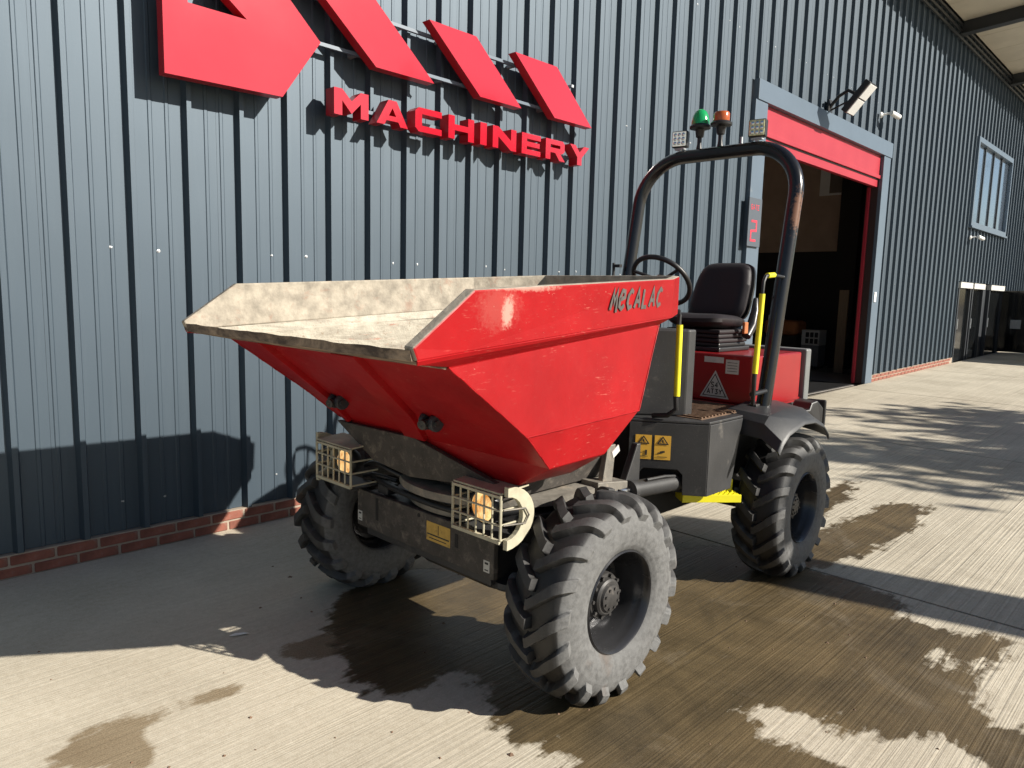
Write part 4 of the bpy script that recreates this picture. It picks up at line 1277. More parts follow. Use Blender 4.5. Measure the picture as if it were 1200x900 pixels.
b = B(); b.span((1.9985, 2.306, .533), (1.9995, 2.468, .620)); st = b.build('warning_sticker', M['stickerdirty'], bp)
b = B(); b.span((1.9978, 2.312, .560), (1.9983, 2.462, .566)); b.span((1.9978, 2.384, .570), (1.9983, 2.388, .614)); b.span((1.9978, 2.33, .545), (1.9983, 2.45, .549)); tag(b.build('printed_line', M['print'], st), kind='stuff')
for yy in (2.075, 2.995):
    b = B(); b.span((1.9985, yy - .018, .493), (1.9997, yy + .018, .543)); lab = b.build('tag_label', M['labelgrey'], bp)
    b = B(); b.span((1.9978, yy - .011, .500), (1.9983, yy + .010, .505)); b.span((1.9978, yy - .011, .527), (1.9983, yy + .010, .536)); tag(b.build('printed_line', M['print'], lab), kind='stuff')
for (yy, zz, h_) in ((2.265, .578, .06), (2.851, .581, .11)):
    b = B(); b.span((1.9980, yy - .010, zz - h_/2), (1.9995, yy + .010, zz + h_/2)); b.build('slot', M['interior_dark'], bp)
b = B(); b.cyl((1.998, 2.525, .630), (2.005, 2.525, .630), .010, 10); b.build('bolt_hole', M['interior_dark'], bp)
b = B()
b.span((2.03, 2.08, .42), (2.62, 2.98, .640)); b.span((2.621, 2.25, .46), (3.05, 2.70, .66))
b.build('front_chassis', M['chassis'], dm, bevel=.006)
b = B(); b.cyl((2.32, 1.80, RAD), (2.32, 3.30, RAD), .085, 20); b.cyl((2.32, 2.3, RAD), (2.32, 2.75, RAD), .15, 20)
b.build('front_axle', M['chassis'], dm, smooth=35)
b = B(); b.lathe([(.075, .405), (.08, .415), (.075, .435), (.03, .44)], (2.13, 2.06, 0), (0, 0, 1), 20); b.build('skid_foot', M['chassis'], dm)
b = B(); b.span((2.05, 1.98, .665), (2.40, 2.06, .715)); b.build('valve_block', M['black'], dm, bevel=.004)
for yy in (2.15, 2.85):
    b = B(); b.span((2.03, yy - .04, .652), (2.10, yy + .04, .70)); blk = b.build('lamp_bracket_block', M['chassis'], dm, bevel=.005)
    b = B(); b.lathe([(.014, 0), (.014, .01), (0, .012)], (2.065, yy, .70), (0, 0, 1), 6); b.build('bolt', M['wornsteel'], blk)
def hose(pts, rad):
    b = B()
    P_ = [Vector(p) for p in pts]; out_ = []
    for i in range(len(P_) - 1):          # Catmull-Rom
        p0 = P_[max(i - 1, 0)]; p1 = P_[i]; p2 = P_[i + 1]; p3 = P_[min(i + 2, len(P_) - 1)]
        for t in np.linspace(0, 1, 6, endpoint=False):
            out_.append(.5 * ((2 * p1) + (p2 - p0) * t + (2 * p0 - 5 * p1 + 4 * p2 - p3) * t * t + (3 * p1 - p0 - 3 * p2 + p3) * t ** 3))
    out_.append(P_[-1])
    b.tube(out_, rad, 8); return b.build('hydraulic_hose', M['black'], dm, smooth=60)
hose([(2.06, 2.98, .72), (2.03, 2.75, .70), (2.02, 2.4, .695), (2.05, 2.15, .71), (2.2, 2.02, .74)], .016)
hose([(2.05, 3.02, .76), (2.02, 2.90, .80), (2.03, 2.75, .78), (2.12, 2.6, .72)], .012)
hose([(2.06, 3.05, .70), (2.04, 2.92, .735), (2.08, 2.8, .72)], .010)
# bright lugs right of the skip
b = B(); b.prism([(2.62, 1.97, .74), (2.66, 1.97, .955), (2.72, 1.97, .955), (2.70, 1.97, .74)], (0, .03, 0)); b.prism([(2.57, 1.95, .735), (2.80, 1.95, .735), (2.80, 1.95, .77), (2.57, 1.95, .80)], (0, .10, 0)); b.build('swivel_stop', M['wornsteel'], dm, bevel=.004)
b = B(); b.prism([(2.91, 2.06, .62), (2.93, 2.06, .70), (3.03, 2.06, .90), (3.06, 2.06, .90), (3.06, 2.06, .62)], (0, .04, 0)); b.build('articulation_lug', M['chassis'], dm, bevel=.006)
b = B(); b.span((2.98, 2.32, .45), (3.2, 2.60, .86)); b.build('articulation_joint', M['chassis'], dm, bevel=.02)
# --- caged lamps
def lamp(y0, y1, near):
    x0, x1, z0, z1 = 1.895, 2.05, .700, .878
    b = B(); b.prism([(x0, y0, z1), (x1, y0, z1 + .012), (x1, y1, z1 + .012), (x0, y1, z1)], (0, 0, .008))
    root = b.build('lamp_guard', M['tan'], dm, bevel=.002)
    b = B()
    ny = 6
    t = .0042
    for i in range(ny + 1):
        yy = y0 + (y1 - y0) * i / ny
        b.cyl((x0, yy, z0), (x0, yy, z1), t if 0 < i < ny else .006, 6)
    for zz in (z0 + .06, z0 + .118):
        b.cyl((x0 - .004, y0, zz), (x0 - .004, y1, zz), t, 6)
    for zz in (z0, z0 + .06, z0 + .118):
        for yy in (y0, y1): b.cyl((x0, yy, zz), (x1, yy, zz), t, 6)
    b.span((x0 - .007, y0, z0 - .014), (x0 + .007, y1, z0)); b.span((x0 - .007, y0, z1 - .012), (x0 + .007, y1, z1 - .002))
    b.build('cage', M['tan'], root)
    b = B(); b.span((x0, y0, z0 - .02), (x1, y1, z0 - .012)); b.build('tray', M['chassis'], root)
    yl = (y0 + y1) / 2 + (.01 if near else -.03)
    b = B(); b.lathe([(0, -.024), (.022, -.022), (.046, -.014), (.063, 0), (.063, .006)], (x0 + .045, yl, .792), (1, 0, 0), 28); ln = b.build('lens', M['lamp'], root, smooth=40)
    b = B(); b.lathe([(.068, -.002), (.074, .008), (.074, .03), (.045, .07), (0, .07)], (x0 + .045, yl, .792), (1, 0, 0), 28); b.build('lamp_shell', M['black'], root, smooth=40)
    # half-moon end plate outside
    ye = y0 - .006 if near else y1 + .006
    zc_ = (z0 + z1) / 2
    pts = [(x0 + .01 + .150 * math.cos(a_), ye, zc_ + .125 * math.sin(a_)) for a_ in np.linspace(math.pi / 2, -math.pi / 2, 16)] + \
          [(x0 + .01 + .085 * math.cos(a_), ye, zc_ + .085 * math.sin(a_)) for a_ in np.linspace(-math.pi / 2, math.pi / 2, 12)]
    b = B(); b.prism(pts, (0, -.022 if near else .022, 0)); b.build('end_plate', M['tan'], root, bevel=.002)
    b = B(); b.tube([(x0 + .01, ye, zc_ + .03), (x0 + .10, ye - .03 if near else ye + .03, zc_ + .03), (x0 + .12, ye - .03 if near else ye + .03, zc_), (x0 + .10, ye - .03 if near else ye + .03, zc_ - .03), (x0 + .01, ye, zc_ - .03)], .004, 6); b.build('side_loop', M['wornsteel'], root, smooth=60)
    b = B(); b.span((x1 - .06, min(y0, y1) + .09, z0 - .06), (x1 + .0, max(y0, y1) - .03, z0 - .022)); b.build('bracket', M['chassis'], root)
    return root
lamp(1.895, 2.172, True)
lamp(2.918, 3.225, False)

# --- rear chassis
zt = 1.0
plan = [(3.15, 2.64), (3.15, 2.20), (3.385, 1.86), (3.745, 1.86), (3.80, 1.985), (4.72, 2.02), (4.72, 2.90), (3.80, 2.86), (3.745, 2.98), (3.385, 2.98)]
b = B(); b.prism([(x, y, .985) for x, y in plan], (0, 0, .015)); b.build('deck_plate', M['chassis'], dm, bevel=.004)
ins = [(3.20, 2.62), (3.20, 2.24), (3.42, 1.90), (3.72, 1.90), (3.80, 2.0), (4.70, 2.04), (4.70, 2.88), (3.80, 2.84), (3.72, 2.94), (3.42, 2.94)]
b = B(); b.prism([(x, y, .60) for x, y in ins], (0, 0, .383)); b.build('rear_chassis', M['interior_dark'], dm)
# chamfered side plates with cut-out
def plate_on(name, p0, p1, outline, th=.014, m='chassis', parent=None, bev=.003):
    a = Vector((p0[0], p0[1], 0)); c = Vector((p1[0], p1[1], 0)); d = (c - a); L_ = d.length; d.normalize()
    n = Vector((d.y, -d.x, 0))
    if n.y > 0 and p0[1] < YC: n = -n
    if n.y < 0 and p0[1] > YC: n = -n
    b = B(); b.prism([a + d * s_ + Vector((0, 0, z)) for s_, z in outline], -n * th)
    return b.build(name, M[m], parent or dm, bevel=bev), a, d, n
out = [(0, .585), (.055, .585), (.06, .71), (.08, .735), (.26, .735), (.285, .71), (.29, .60), (.413, .60), (.413, .983), (0, .983)]
side, a_, d_, n_v = plate_on('side_plate', (3.15, 2.20), (3.385, 1.86), out)
for s0 in (.035, .135):
    b = B()
    o_ = a_ + d_ * s0 + n_v * .0012
    b.prism([o_ + Vector((0, 0, .785)), o_ + d_ * .085 + Vector((0, 0, .785)), o_ + d_ * .085 + Vector((0, 0, .915)), o_ + Vector((0, 0, .915))], n_v * .0012)
    stk = b.build('warning_sticker', M['sticker'], side)
    b = B()
    oo = o_ + n_v * .0026
    ribbon(b, [(.016, .085), (.0425, .122), (.069, .085), (.016, .085)], .006, oo + Vector((0, 0, .785)), d_, Vector((0, 0, 1)), n_v, .0006)
    ribbon(b, [(.0425, .092), (.0425, .107)], .006, oo + Vector((0, 0, .785)), d_, Vector((0, 0, 1)), n_v, .0006)
    ribbon(b, [(.018, .035), (.036, .035)] , .004, oo + Vector((0, 0, .785)), d_, Vector((0, 0, 1)), n_v, .0006)
    ribbon(b, [(.058, .022), (.058, .05)] if s0 < .1 else [(.030, .04), (.055, .045)], .010, oo + Vector((0, 0, .785)), d_, Vector((0, 0, 1)), n_v, .0006)
    ribbon(b, [(.015, .016), (.068, .016)], .003, oo + Vector((0, 0, .785)), d_, Vector((0, 0, 1)), n_v, .0006)
    b.build('printed_symbol', M['print'], stk)
plate_on('side_plate', (3.388, 1.858), (3.745, 1.858), [(0, .60), (.26, .60), (.357, .983), (0, .983)])
plate_on('side_plate', (3.385, 2.98), (3.15, 2.64), [(0, .60), (.413, .60), (.413, .983), (0, .983)])
plate_on('side_plate', (3.745, 2.982), (3.388, 2.982), [(0, .983), (.357, .983), (.357, .60), (.10, .60)])
# deck grating
b = B()
for i in range(16):
    x = 3.42 + i * .036
    b.span((x, 1.93, 1.001), (x + .012, 2.90, 1.012))
b.span((3.40, 1.92, 1.0005), (4.0, 2.91, 1.004))
b.build('deck_tread', M['deck'], dm)
# steering cylinder
b = B(); b.cyl((2.98, 2.04, .675), (3.36, 2.02, .655), .045, 20); cy = b.build('steering_cylinder', M['chassis'], dm, smooth=40)
b = B(); b.cyl((2.72, 2.06, .69), (2.98, 2.04, .675), .02, 14); b.build('piston_rod', M['chrome'], cy, smooth=40)
b = B(); b.lathe([(.052, 0), (.052, .03), (.03, .035)], (2.975, 2.041, .675), (-1, .05, .03), 18); b.tube([(3.05, 2.01, .72), (3.2, 2.0, .715), (3.3, 2.0, .70)], .008, 8); b.build('gland', M['chassis'], cy, smooth=35)
# yellow step
sa = Vector((3.50, 2.065, 0)); sb = Vector((3.76, 1.845, 0)); sd = (sb - sa).normalized(); sn = Vector((-sd.y, sd.x, 0))
SL = (sb - sa).length
def stp_box(b, u0, u1, v0, v1, z0, z1):
    pts = [sa + sd * u0 + sn * v0, sa + sd * u1 + sn * v0, sa + sd * u1 + sn * v1, sa + sd * u0 + sn * v1]
    b.prism([p + Vector((0, 0, z0)) for p in pts], (0, 0, z1 - z0))
b = B()
stp_box(b, 0, SL, 0, .010, .50, .545); stp_box(b, 0, .010, .0102, .13, .50, .575); stp_box(b, .0102, SL, .132, .142, .50, .60)
stp = b.build('step', M['yellow'], dm, bevel=.002)
b = B()
stp_box(b, .012, SL - .002, .0104, .13, .536, .540)
for i in range(11):
    for j in range(3):
        o_ = sa + sd * (.022 + i * .028) + sn * (.022 + j * .036)
        b.prism([o_ + Vector((0, 0, .5405)), o_ + sd * .018 + Vector((0, 0, .5405)), o_ + sd * .009 + Vector((0, 0, .556))], sn * .010)
b.build('step_tread', M['yellow'], stp)
# far side step and rear axle
b = B(); b.cyl((4.225, 1.85, RAD), (4.165, 3.2, RAD), .085, 20); b.build('rear_axle', M['chassis'], dm, smooth=35)
b = B(); b.span((3.3, 2.2, .40), (4.6, 2.65, .60)); b.build('belly_plate', M['interior_dark'], dm, bevel=.01)
# fenders
def fender(s):
    Y = lambda y: y if s == 0 else 2 * YC + .0 - y
    inner = [(3.755, .90), (3.765, .985), (3.80, 1.022), (4.02, 1.040), (4.34, 1.025), (4.46, .975), (4.53, .91), (4.55, .86)]
    ridge = [(3.735, .885), (3.76, .965), (3.81, 1.005), (4.02, 1.026), (4.26, 1.005), (4.39, .95), (4.46, .89), (4.48, .845)]
    outer = [(3.715, .835), (3.76, .885), (3.83, .930), (4.02, .972), (4.17, .965), (4.31, .920), (4.38, .872), (4.40, .84)]
    b = B()
    rows = [[(x, Y(1.98), z) for x, z in inner], [(x, Y(1.74), z) for x, z in ridge], [(x, Y(1.635), z) for x, z in outer], [(x, Y(1.622), z - .022) for x, z in outer]]
    vs = [p for r_ in rows for p in r_]; n = len(inner)
    fs = [(i * n + k, i * n + k + 1, (i + 1) * n + k + 1, (i + 1) * n + k) for i in range(3) for k in range(n - 1)]
    b.add(vs, fs)
    fix_out(b, (4.2, Y(1.8), .4))
    return b.build('fender', M['fender'], dm, solid=(.012, -1), bevel=.003, smooth=28)
fender(0); fender(1)
# engine box with side panels
b = B(); b.span((4.015, 1.955, 1.013), (4.70, 2.93, 1.305)); eb = b.build('engine_cover', M['red2'], dm, bevel=.010, seg=3)
b = B(); b.span((4.01, 1.95, .93), (4.72, 2.94, 1.010)); b.build('engine_base', M['red2'], dm, bevel=.004)
b = B(); b.span((4.16, 1.940, .905), (4.70, 1.950, .985)); b.build('side_skirt', M['fender'], eb, bevel=.003)
b = B(); b.span((4.16, 1.942, 1.0), (4.66, 1.953, 1.30)); b.build('side_panel', M['red2'], eb, bevel=.003)
b = B(); b.span((4.705, 1.925, .86), (4.785, 2.96, 1.325)); b.build('counterweight', M['greypaint'], eb, bevel=.012)
b = B(); b.span((4.0135, 2.04, 1.19), (4.0145, 2.125, 1.275)); lab = b.build('info_label', M['labelgrey'], eb)
b = B()
for k in range(4): b.span((4.0128, 2.05, 1.205 + k * .017), (4.0132, 2.115, 1.208 + k * .017))
b.build('printed_line', M['print'], lab)
b = B(); b.span((4.0135, 2.14, 1.25), (4.0145, 2.27, 1.285)); b.build('info_label', M['labelgrey'], eb)
# triangular registration plate: black triangle, pale border and characters
def tri(c, h, x, name, m, par):
    w = h * 1.16
    b = B(); b.prism([(x, c[0] - w/2, c[1]), (x, c[0] + w/2, c[1]), (x, c[0], c[1] + h)], (.0008, 0, 0)); return b.build(name, M[m], par)
tp = tri((2.19, 1.035), .168, 4.0132, 'triangle_plate', 'labelgrey', eb)
tri((2.19, 1.0445), .140, 4.0122, 'triangle_border', 'print', tp)
tri((2.19, 1.049), .124, 4.0112, 'triangle_field', 'labelgrey', tp)
b = B()
stroke_text(b, 'S4', Vector((4.0108, 2.211, 1.100)), Vector((0, -1, 0)), Vector((0, 0, 1)), Vector((-1, 0, 0)), .030, .018, .008, .006, th=.0006)
stroke_text(b, 'AT3Y', Vector((4.0108, 2.237, 1.060)), Vector((0, -1, 0)), Vector((0, 0, 1)), Vector((-1, 0, 0)), .028, .019, .0075, .006, th=.0006)
b.build('plate_lettering', M['print'], tp)
# rear lamp block
b = B()
b.prism([(4.37, 1.80, .89), (4.60, 1.75, .84), (4.60, 1.75, .97), (4.55, 1.77, 1.02), (4.49, 1.78, 1.01), (4.46, 1.78, .97), (4.37, 1.80, .97)], (.03, .13, 0))
rl = b.build('rear_lamp', M['black'], dm, bevel=.008)
b = B(); b.box((4.645, 1.815, .93), (.03, .12, .17), Matrix.Rotation(math.radians(10), 3, 'Z')); b.build('lens', M['black'], rl, bevel=.01)
# seat
b = B()
b.span((4.10, 2.22, 1.306), (4.50, 2.64, 1.335)); b.span((4.13, 2.24, 1.335), (4.48, 2.62, 1.36)); 
stb = b.build('seat', M['black'], dm, bevel=.008)
b = B()
for k in range(3): b.span((4.12 + .006 * (k % 2), 2.235 + .008 * (k % 2), 1.361 + k * .028), (4.49 - .006 * (k % 2), 2.625 - .008 * (k % 2), 1.387 + k * .028))
b.build('bellows', M['seat'], stb, bevel=.010, seg=3)
def cushion(name, f, nu, nv, th, m, nrm):
    b = B()
    vs = []; fs = []
    for side_ in (0, 1):
        for i in range(nu + 1):
            for j in range(nv + 1):
                u = i / nu * 2 - 1; v = j / nv * 2 - 1
                p, t_ = f(u, v)
                vs.append(Vector(p) + Vector(nrm) * (t_ * th / 2 * (1 if side_ == 0 else -1)))
    k = (nu + 1) * (nv + 1)
    I = lambda s_, i, j: s_ * k + i * (nv + 1) + j
    for i in range(nu):
        for j in range(nv):
            fs.append((I(0, i, j), I(0, i + 1, j), I(0, i + 1, j + 1), I(0, i, j + 1)))
            fs.append((I(1, i, j), I(1, i, j + 1), I(1, i + 1, j + 1), I(1, i + 1, j)))
    for i in range(nu):
        fs.append((I(0, i, 0), I(1, i, 0), I(1, i + 1, 0), I(0, i + 1, 0))); fs.append((I(0, i, nv), I(0, i + 1, nv), I(1, i + 1, nv), I(1, i, nv)))
    for j in range(nv):
        fs.append((I(0, 0, j), I(0, 0, j + 1), I(1, 0, j + 1), I(1, 0, j))); fs.append((I(0, nu, j), I(1, nu, j), I(1, nu, j + 1), I(0, nu, j + 1)))
    b.add(vs, fs)
    return b.build(name, m, stb, smooth=50)
def sq(u, v, n=4.0):     # squircle map
    m_ = max(abs(u), abs(v), 1e-6)
    L_ = max(1e-9, (abs(u) ** n + abs(v) ** n) ** (1 / n))
    return u * m_ / L_, v * m_ / L_, m_
def cush(u, v):
    a, c, m_ = sq(u, v)
    return (4.29 + a * .22, 2.43 + c * .205, 1.475 + .012 * (1 - a) + .010 * abs(c) ** 2), 1.0 - .75 * m_ ** 6
cushion('seat_cushion', cush, 22, 22, .095, M['seat'], (0, 0, 1))
def back(u, v):
    a, c, m_ = sq(u, v, 5.0)
    w = .225 + .0 * c - .03 * (c + 1) * .3
    if c > .2: w *= 1 - .10 * (c - .2)
    lean = .075 * (c + 1)
    return (4.45 + lean - .02 * a * a, 2.455 + a * w * .93, 1.685 + c * .19), 1.0 - .78 * m_ ** 7
cushion('backrest', back, 22, 24, .10, M['seat'], (-.93, 0, .2))
def back2(u, v):
    p, t_ = back(u * 1.03, v * 1.02)
    return (p[0] + .055, p[1], p[2] - .004), .35 + .1 * t_
cushion('seat_shell', back2, 18, 18, .06, M['seatshell'], (-.93, 0, .2))
for yy in (2.20, 2.66):
    b = B(); b.tube([(4.40, yy, 1.40), (4.47, yy, 1.47), (4.50, yy, 1.56), (4.54, yy + (.02 if yy < 2.4 else -.02), 1.64)], [.03, .034, .026, .016], 10); b.build('recline_bracket', M['seatshell'], stb, smooth=40)
b = B(); b.box((4.36, 2.19, 1.455), (.05, .02, .075)); b.build('belt_buckle', M['orange'], stb, bevel=.006)
# console, steering wheel
b = B(); b.prism([(3.24, 2.25, 1.0), (3.43, 2.035, 1.0), (3.50, 2.035, 1.0), (3.50, 2.79, 1.0), (3.42, 2.79, 1.0), (3.24, 2.6, 1.0)], (0, 0, .47)); con = b.build('console', M['chassis'], dm, bevel=.010)
b = B(); b.cyl((3.42, 2.45, 1.42), (3.74, 2.46, 1.69), .035, 14); b.build('steering_column', M['black'], con, smooth=40)
nrm = Vector((.74, 0, .67)); ctr = Vector((3.79, 2.465, 1.735)); uu = Vector((0, 1, 0)); ww = nrm.cross(uu)
b = B(); b.tube([ctr + (uu * math.cos(t) + ww * math.sin(t)) * .185 for t in np.linspace(0, 2 * math.pi, 40, endpoint=False)], .0155, 10, closed=True)
swl = b.build('steering_wheel', M['black'], dm, smooth=60)
b = B()
for t in (.5, 2.6, 4.7): b.tube([ctr + (uu * math.cos(t) + ww * math.sin(t)) * .02, ctr - nrm * .01 + (uu * math.cos(t) + ww * math.sin(t)) * .18], .010, 8)
b.build('spoke', M['black'], swl, smooth=60)
b = B(); b.lathe([(0, .02), (.04, .015), (.045, -.02), (.03, -.05)], ctr, nrm, 18); b.build('centre_boss', M['black'], swl, smooth=40)
# grab rails
b = B(); b.cyl((3.275, 2.0, 1.13), (3.275, 2.005, 1.50), .0165, 12); gr = b.build('grab_rail', M['yellow'], dm, smooth=40)
b = B(); b.tube([(3.275, 2.01, 1.50), (3.277, 2.01, 1.55), (3.30, 2.03, 1.57)], .012, 8); b.build('rail_end', M['black'], gr, smooth=40); b = B(); b.tube([(3.275, 2.005, 1.13), (3.275, 2.0, 1.06), (3.26, 2.04, 1.025), (3.24, 2.12, 1.015)], .014, 8); b.build('rail_end', M['black'], gr, smooth=40)
b = B(); b.cyl((3.76, 1.815, 1.235), (3.785, 1.815, 1.67), .0155, 12); gr = b.build('grab_rail', M['yellow'], dm, smooth=40)
b = B(); b.tube([(3.785, 1.815, 1.67), (3.79, 1.815, 1.735), (3.81, 1.815, 1.765), (3.86, 1.82, 1.775)], .010, 8); b.build('rail_end', M['black'], gr, smooth=40); b = B(); b.tube([(3.76, 1.815, 1.235), (3.76, 1.815, 1.10), (3.79, 1.83, 1.06)], .012, 8); b.build('rail_end', M['black'], gr, smooth=40); b = B(); b.tube([(3.79, 1.84, 1.115), (4.0, 1.86, 1.115)], .014, 8); b.build('rail_foot', M['black'], gr, smooth=40)
b = B(); b.cyl((3.835, 1.817, 1.770), (3.93, 1.825, 1.776), .015, 10); b.build('yellow_sleeve', M['yellow'], gr, smooth=40)
b = B(); b.cyl((3.93, 1.825, 1.776), (4.15, 1.86, 1.77), .009, 8); b.build('rail_link', M['black'], gr)
# roll bar
def hoop(y0, y1, z0, z1, r):
    lean = .188
    X = lambda z: 4.005 + lean * (z - .95)
    pts = [(X(z0), y0, z0), (X(1.5), y0, 1.5)]
    for t in np.linspace(0, math.pi / 2, 12): pts.append((X(z1 - r + r * math.sin(t)), y0 + r - r * math.cos(t), z1 - r + r * math.sin(t)))
    for t in np.linspace(0, math.pi / 2, 12): pts.append((X(z1 - r + r * math.cos(t)), y1 - r + r * math.sin(t), z1 - r + r * math.cos(t)))
    pts += [(X(1.5), y1, 1.5), (X(z0), y1, z0)]
    return pts
b = B(); b.tube(hoop(1.875, 2.975, .90, 2.555, .30), .0425, 20); rops = b.build('roll_bar', M['blackpaint'], dm, smooth=50)
b = B(); b.box((4.0, 1.90, .96), (.14, .05, .16)); b.box((4.0, 2.95, .96), (.14, .05, .16)); b.build('mounting_bracket', M['chassis'], rops, bevel=.006)
b = B(); b.tube([(4.20, 1.93, 1.80), (4.215, 1.94, 1.72), (4.205, 1.93, 1.60), (4.18, 1.93, 1.52), (4.14, 1.92, 1.56), (4.10, 1.90, 1.66)], .006, 6); b.build('cable', M['darksteel'], rops, smooth=60)
b = B(); b.box((4.16, 1.925, 1.535), (.05, .02, .03)); b.cyl((4.18, 1.93, 1.50), (4.18, 1.93, 1.40), .008, 8); b.build('belt_anchor', M['alu'], rops, bevel=.003)
b = B(); b.tube([(4.07, 3.03, 1.62), (4.08, 3.04, 1.86)], .010, 8); b.box((4.08, 3.01, 1.84), (.03, .06, .02)); b.box((4.075, 3.02, 1.66), (.03, .06, .02)); b.build('latch_pin', M['black'], rops, smooth=40)
bx_ = 4.308
for (yy, m, nm) in ((2.705, 'led', 'cool'), (2.165, 'led2', 'warm')):
    Rz = Matrix.Rotation(math.radians(12), 3, 'Z')
    b = B(); b.box((bx_, yy, 2.672), (.055, .105, .105), Rz); wl = b.build('work_light', M['black'], rops, bevel=.008)
    b = B(); b.box(Vector((bx_, yy, 2.672)) + Rz @ Vector((-.030, 0, 0)), (.008, .092, .092), Rz); ln = b.build('lens', M[m], wl, bevel=.006)
    b = B()
    for i in range(-1, 2):
        for j in range(-1, 2):
            if i == 0 and j == 0 or True:
                b.lathe([(.012, 0), (.010, .002), (.004, .003)], Vector((bx_, yy, 2.672)) + Rz @ Vector((-.034, i * .027, j * .027)), Rz @ Vector((-1, 0, 0)), 10)
    tag(b.build('led_reflector', M['chrome'], ln, smooth=40), kind='stuff')
    b = B(); b.cyl((bx_, yy, 2.595), (bx_, yy, 2.62), .012, 8); b.box((bx_, yy, 2.612), (.03, .07, .012)); b.build('bracket', M['galv'], wl)
def beacon(yy, zc, m, kind):
    b = B(); b.lathe([(.020, 0), (.014, .03), (.014, .07), (.024, .075), (.030, .115), (.036, .125)], (bx_, yy, 2.596), (0, 0, 1), 18); bc = b.build('beacon', M['black'], rops, smooth=40)
    if kind:
        b = B(); b.lathe([(.058, 0), (.057, .02), (.050, .055), (.036, .082), (.018, .095), (0, .098)], (bx_, yy, 2.748), (0, 0, 1), 28)
    else:
        b = B(); b.lathe([(.048, 0), (.050, .01), (.050, .05), (.044, .060), (0, .062)], (bx_, yy, 2.745), (0, 0, 1), 28)
    b.build('lens', M[m], bc, smooth=50)
    b = B(); b.lathe([(.036, .120), (.066, .128), (.068, .140), (.060, .150), (0, .150)], (bx_, yy, 2.596), (0, 0, 1), 28); b.build('base_ring', M['black'], bc, smooth=40)
beacon(2.565, 2.80, 'green', True); beacon(2.415, 2.76, 'amber', False)
b = B(); b.cyl((bx_, 2.27, 2.59), (bx_, 2.27, 2.635), .008, 8); b.build('stud', M['alu'], rops)

# ------------------------------------------------------------------ parked car at the far right
def car():
    c = empty('parked_car', (23.6, 2.75, gz(23.6)), 'dark parked car with its nose just inside the right edge of the photo', 'car')
    z0 = gz(23.0)
    L0, L1, y0, y1 = 21.3, 25.7, 1.70, 3.48
    b = B()
    prof = [(0, .30), (0, .55), (.04, .78), (.25, .88), (1.25, .98), (1.95, 1.45), (2.3, 1.52), (3.6, 1.50), (4.2, 1.15), (4.38, 1.0), (4.4, .35), (3.9, .22), (.5, .20)]
    n = len(prof); vs = []
    for t in np.linspace(0, 1, 13):
        yy = y0 + (y1 - y0) * t
        e = abs(2 * t - 1)
        for (x, z) in prof:
            xs = x + (.22 * e ** 4 if x < 1 else (-.16 * e ** 4 if x > 3.9 else 0))
            up = z - (.03 + .10 * max(0, z - .95)) * e ** 6
            vs.append((L0 + xs, yy + (.14 * max(0, z - .95) / .5 * (1 if t < .5 else -1) * e ** 2), z0 + up))
    fs = []
    for i in range(12):
        for k in range(n): fs.append((i*n + k, i*n + (k+1) % n, (i+1)*n + (k+1) % n, (i+1)*n + k))
    fs += [tuple(range(n)), tuple(range(12*n + n - 1, 12*n - 1, -1))]
    b.add(vs, fs); body = b.build('body', M['carpaint'], c, smooth=35)
    b = B(); b.prism([(L0 + 1.36, y0 + .14, z0 + 1.035), (L0 + 1.36, y1 - .14, z0 + 1.035), (L0 + 1.92, y1 - .22, z0 + 1.44), (L0 + 1.92, y0 + .22, z0 + 1.44)], (-.03, 0, .03)); b.build('windscreen', M['glass'], c)
    for yy in (y0 + .18, y1 - .18):
        b = B(); b.box((L0 + .10, yy, z0 + .72), (.16, .30, .13), Matrix.Rotation(math.radians(14 if yy > 2.6 else -14), 3, 'Z')); b.build('headlight', M['glass'], c, bevel=.03)
    for k in range(3):
        b = B(); b.box((L0 - .012, (y0 + y1) / 2, z0 + .50 + k * .07), (.02, 1.5, .018)); b.build('grille_bar', M['chrome'], c)
    for xx in (.85, 3.55):
        for yy in (y0 + .10, y1 - .10):
            b = B(); b.lathe([(.18, -.10), (.30, -.10), (.33, -.07), (.33, .07), (.30, .10), (.18, .10)], (L0 + xx, yy, z0 + .33), (0, 1, 0), 28); w = b.build('wheel', M['tyre'], c, smooth=35)
            b = B(); b.lathe([(.20, -.09), (.19, -.06), (.05, -.07), (0, -.07), (0, .07), (.05, .07), (.19, .06), (.20, .09)], (L0 + xx, yy, z0 + .33), (0, 1, 0), 20, close=False); b.build('rim', M['alu'], w, smooth=35)
    for yy in (y0 - .06, y1 + .06):
        b = B(); b.box((L0 + 1.6, yy, z0 + 1.02), (.10, .18, .12)); b.build('door_mirror', M['carpaint'], c, bevel=.03)
car()

